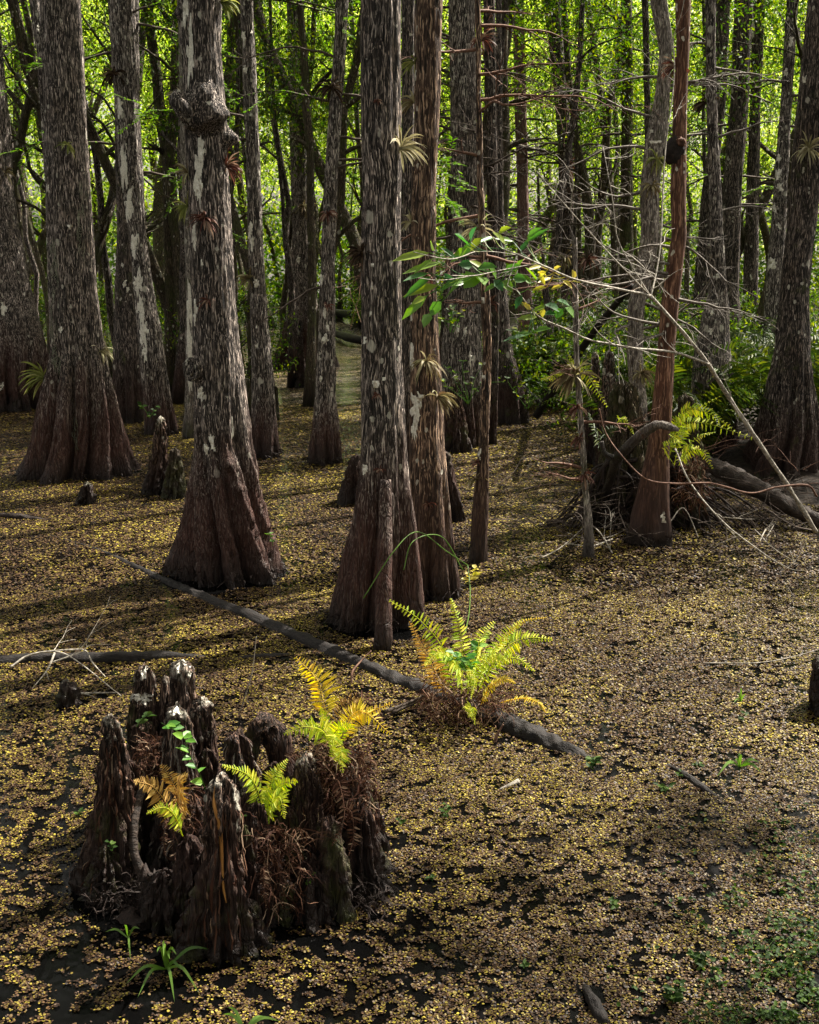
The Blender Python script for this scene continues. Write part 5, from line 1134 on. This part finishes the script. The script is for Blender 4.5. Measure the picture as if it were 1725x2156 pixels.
# ------------------------------------------------------------------ small plants
def sprig(label, x, y, hpx, n, leafpx, mat='herb', Y=None, spread=.5, seed=0, cat='plant', name='small_plant', group=None, path=None):
    rg = np.random.default_rng(seed+int(x)); c = ground(x, y) if Y is None else atY(x, y, Y); sc = c[1]/F
    e = empty(name, c); tag(e, label, cat, group); sm = MB(); lm = MB(); P = []; D = []
    stems = max(1, n//6)
    for s in range(stems):
        if path: q = smooth_path([atY(*p) for p in path], 20)
        else:
            d = nrm(np.array([rg.normal(0, spread), rg.normal(0, spread*.6), 1])); q = [c+rg.normal(0, .01, 3)*[1, 1, 0]]
            for k in range(8): d = nrm(d+rg.normal(0, .15, 3)); q.append(q[-1]+d*hpx*sc/8*rg.uniform(.7, 1.2))
            q = np.array(q)
        tube(sm, q, np.linspace(.0022, .001, len(q))*max(1, c[1]/6), 4, cap=False)
        for k in range(max(2, n//stems)):
            i = min(len(q)-1, 1+int(rg.uniform(.1, 1)*(len(q)-1))); a = rg.uniform(0, 6.28)
            P.append(q[i]); D.append([math.cos(a), math.sin(a)*.8, rg.uniform(-.1, .6)])
    P = np.array(P); D = np.array(D)
    leaves(lm, P, D, np.array([0, -.5, 1])+rg.normal(0, .25, P.shape), leafpx*sc*rg.uniform(.7, 1.2, len(P)), leafpx*sc*.6, .15, .1)
    sm.obj('stem', M['grass'], e, False, c); lm.obj('foliage', M[mat], e, False, c)
sprig('vine with rounded heart-shaped leaves climbing the left knees of the cluster', 420, 1680, 0, 17, 30, 'herb2', Y=4.35, path=[(440, 1690, 4.35), (425, 1640, 4.28), (400, 1590, 4.25), (385, 1550, 4.25), (340, 1522, 4.28)], name='vine', cat='vine', seed=1)
sprig('blue-green seedling on the pale-tipped knee of the cluster', 285, 1530, 40, 7, 24, 'herb', Y=4.75, seed=3)
sprig('broad-leaved green herb growing in the middle of the fern clump on the log', 990, 1420, 75, 24, 26, 'herb2', Y=5.95, spread=.8, seed=44)
sprig('tiny seedling hanging at the left knee of the cluster', 250, 1790, 30, 9, 15, 'herb', Y=4.2, seed=4)
sprig('bright little herb at the foot of the right knees of the cluster', 645, 1862, 26, 7, 18, 'grass', Y=4.12, seed=5)
sprig('small-leaved herb amid the front knees of the cluster', 515, 1735, 22, 8, 16, 'grass', Y=4.2, seed=6)
sprig('seedling with opposite leaves on the right root of the knobby cypress', 573, 1150, 34, 6, 15, 'grass', Y=8.55, seed=7)
sprig('leafy seedling at the foot of the white-striped leaning cypress', 312, 880, 36, 12, 14, 'herb', Y=12.2, seed=8)
sprig('low herb on the floating weed below the diagonal log', 940, 1725, 36, 14, 16, seed=9)
sprig('lone herb sprouting through the weed left of centre', 852, 1735, 22, 7, 14, seed=10)
sprig('upright mint-like herb on the sunken end of the diagonal log', 1240, 1622, 42, 14, 18, seed=11)
sprig('blue-green herb between the log end and the black curved stick', 1402, 1668, 24, 14, 16, seed=12)
sprig('slight herb just left of the black curved stick', 1428, 1640, 26, 6, 12, seed=13)
sprig('small herb in the weed left of the knee cluster', 155, 1722, 14, 7, 16, seed=14)
sprig('herb by the right rim of the weed near the frame edge stump', 1560, 1520, 26, 9, 14, seed=15)
sprig('herb in the shade above the grass blades at lower right', 1460, 1612, 22, 9, 14, seed=16)
sprig('herb afloat right of the knee cluster foot', 905, 1850, 16, 8, 14, seed=17)
sprig('pair of floating seedlings low at centre right', 1290, 1915, 20, 12, 15, seed=18)
sprig('dense blue-green herb clump at the bottom right', 1418, 2110, 50, 30, 22, seed=19)
sprig('leafy herb clump above the bottom right one', 1475, 2030, 36, 24, 20, seed=20)
sprig('tiny herb at the bottom centre of the weed', 1115, 2045, 16, 7, 14, seed=21)
for (x, y, Yv, lb, hp) in ((950, 640, 12., 'leafy vine sprays in front of the thick grey cypress, upper one', 60), (985, 790, 12., 'leafy vine sprays in front of the thick grey cypress, lower one', 110), (1110, 800, 14.5, 'leafy seedling at the edge of the channel beside the bulging black foot', 90), (1090, 690, 15., 'spray of small leaves over the channel', 70)):
    sprig(lb, x, y+60, hp, 40, 13, 'mid', Y=Yv, spread=.4)
# green herb mat at the lower right corner
def mat_():
    rg = np.random.default_rng(9); mb = MB(); n = 2200
    x = 1725-np.abs(rg.normal(0, 1, n))*150+rg.uniform(-20, 60, n); y = 2200-np.abs(rg.normal(0, 1, n))*230
    k = (fbm(x*.02, y*.03, 0, 5, 3) > .47) & (y > 1690)
    P = np.array([ground(a, b, rg.uniform(.004, .035)) for a, b in zip(x[k], y[k])]); n = len(P)
    a = rg.uniform(0, 6.28, n)
    leaves(mb, P, np.stack([np.cos(a), np.sin(a), rg.uniform(-.3, .6, n)], 1), np.array([0, 0, 1])+rg.normal(0, .5, (n, 3)), .021*rg.uniform(.6, 1.3, n), .015, .15, .1)
    for i in range(120):
        j = rg.integers(0, n); d = nrm(rg.normal(0, 1, 3)*[1, 1, .3]); q = [P[j]*[1, 1, 1]]
        for _ in range(5): d = nrm(d+rg.normal(0, .3, 3)*[1, 1, .2]); q.append(q[-1]+d*.02)
        tube(mb, np.array(q), .0012, 3, cap=False)
    tag(mb.obj('creeping_herbs', M['herb']), 'patch of small creeping green herbs filling the lower right corner', 'plants', None, 'stuff')
mat_()
def blades(label, x, y, items, w=.008, name='grass_tuft', cat='grass'):
    c = ground(x, y); mb = MB()
    for (x1, y1, z) in items:
        b = ground(x1, y1, z) if z >= 0 else ground(x1, y1); m = (c+b)/2+np.array([0, 0, .25*np.linalg.norm(b-c)])
        blade(mb, smooth_path([c, m, b], 10), w, (0, -1, .6))
    tag(mb.obj(name, M['grass'], None, False, c), label, cat)
blades('tuft of long floating grass blades in front of the knee cluster', 350, 2040, [(330, 2008, .16), (372, 2010, .14), (358, 2020, .12), (345, 2015, .2), (382, 2042, .05), (450, 2000, .03), (290, 2100, .01), (368, 2110, .01), (420, 2092, .01), (265, 2072, .01)], .011)
blades('smaller grass tuft left of the long-bladed one', 270, 1975, [(262, 1948, .08), (295, 1955, .06), (222, 1962, .01), (275, 2020, .01)], .008)
blades('broad yellow-green blades standing in the weed at the right', 1558, 1614, [(1548, 1600, .05), (1560, 1590, .08), (1600, 1605, .01), (1510, 1635, .01), (1556, 1585, .06), (1605, 1628, .01)], .014)
blades('thin upright grass shoots in the lit weed at the right', 1560, 1478, [(1553, 1460, .06), (1560, 1448, .09), (1570, 1462, .05), (1545, 1480, .02)], .009)
blades('grass blades cut by the bottom frame edge left of centre', 515, 2170, [(470, 2135, .02), (480, 2120, .03), (560, 2140, .02), (590, 2150, .01)], .010)
# thin vines looping from the torn-barked cypress
def vine(q, label):
    mb = MB(); tube(mb, smooth_path([atY(*p) for p in q], 40), .0035, 5); rg = np.random.default_rng(1)
    tag(mb.obj('vine', M['grass'], None, True), label, 'vine')
vine([(985, 1190, 7.6), (940, 1160, 7.4), (880, 1120, 7.2), (830, 1160, 7.0), (765, 1260, 6.9)], 'thin green vine looping over the feet of the central trunks')
vine([(975, 1200, 7.6), (930, 1130, 7.5), (870, 1140, 7.3), (850, 1200, 7.2)], 'second thin vine curling beside the column root of the central cypress')
vine([(985, 1190, 7.6), (990, 1240, 7.4), (988, 1290, 7.0), (980, 1330, 6.6)], 'thin hanging vine dropping to the fern clump')
sprig('pale drooping seedling right of the torn-barked cypress foot', 990, 1230, 40, 9, 20, 'yleaf', Y=7.6, seed=31)
twigset([[(505, 1500, .0, 5.3), (530, 1420, .2, 5.2), (540, 1340, .3, 5.1)]], M['twig'], 'long thin bare stalk rising behind the knee cluster', 'bare_stalk', 'stalk', .0035)
# ------------------------------------------------------------------ floating fern carpet
def carpet():
    rg = np.random.default_rng(11); mb = MB()
    def band(y0, y1, dens, size):
        wm = y1*.36+.5; n = int((y1-y0)*2*wm*dens)
        X = rg.uniform(-wm, wm, n); Y = rg.uniform(y0, y1, n)
        k = np.abs(X) < Y*.36+.45; X, Y = X[k], Y[k]
        c = fbm(X*30, Y*30, 0, 41, 3)*.82+fbm(X*5, Y*5, 0, 43, 2)*.18
        thr = .395+.10*np.clip((6.9-Y)/2.5, 0, 1)*np.clip((-X+.25)/1.0, 0, 1)+.03*np.clip((5.4-Y)/1.5, 0, 1)
        # clear of the knee cluster mound
        u = (X-cl0[0])/.66; v = (Y-cl0[1])/.44
        k = (c > thr) & (u*u+v*v > .8)
        for kk in ('central', 'torn', 'knobby', 'orange', 'leanmossy'):
            t = TREES[kk]; rr = np.interp(0, t.zz, t.hh)
            k &= ((X-t.base[0])**2+(Y-t.Y)**2 > (rr*(.80+.45*fbm(X*9, Y*9, 0, 77, 2)))**2)
        X, Y = X[k], Y[k]; n = len(X)
        a = rg.uniform(0, 6.28, n)
        cl_ = np.stack([X, Y, rg.uniform(.003, .009, n)], 1); d = np.stack([np.cos(a), np.sin(a), 0*a], 1); s = np.stack([-np.sin(a), np.cos(a), 0*a], 1)
        L = size*rg.uniform(.55, 1.25, n)
        ang = np.linspace(0, 2*np.pi, 6, endpoint=False)
        tilt = rg.uniform(.0, .5, n)**1.0; roll = rg.normal(0, .18, n)
        V = []
        for q in ang:
            ex = np.cos(q)*.5+.5; ey = np.sin(q)*.46
            V.append(cl_+d*(L*ex*np.cos(tilt))[:, None]+s*(L*ey)[:, None]+np.array([0, 0, 1.])*(L*(ex*np.sin(tilt)+ey*np.sin(roll)))[:, None]*.8)
        V = np.stack(V, 1).reshape(-1, 3); f = (np.arange(n)*6)[:, None]+np.arange(6)[None]
        mb.add(V, f)
    band(3.2, 5.6, 30000, .0086)
    band(5.6, 8.5, 16500, .0112)
    band(8.5, 12.5, 6500, .0160)
    band(12.5, 18, 3000, .023)
    tag(mb.obj('floating_ferns', M['float']), 'carpet of tiny brown and yellow floating ferns covering the black water', 'floating plants', None, 'stuff')
carpet()
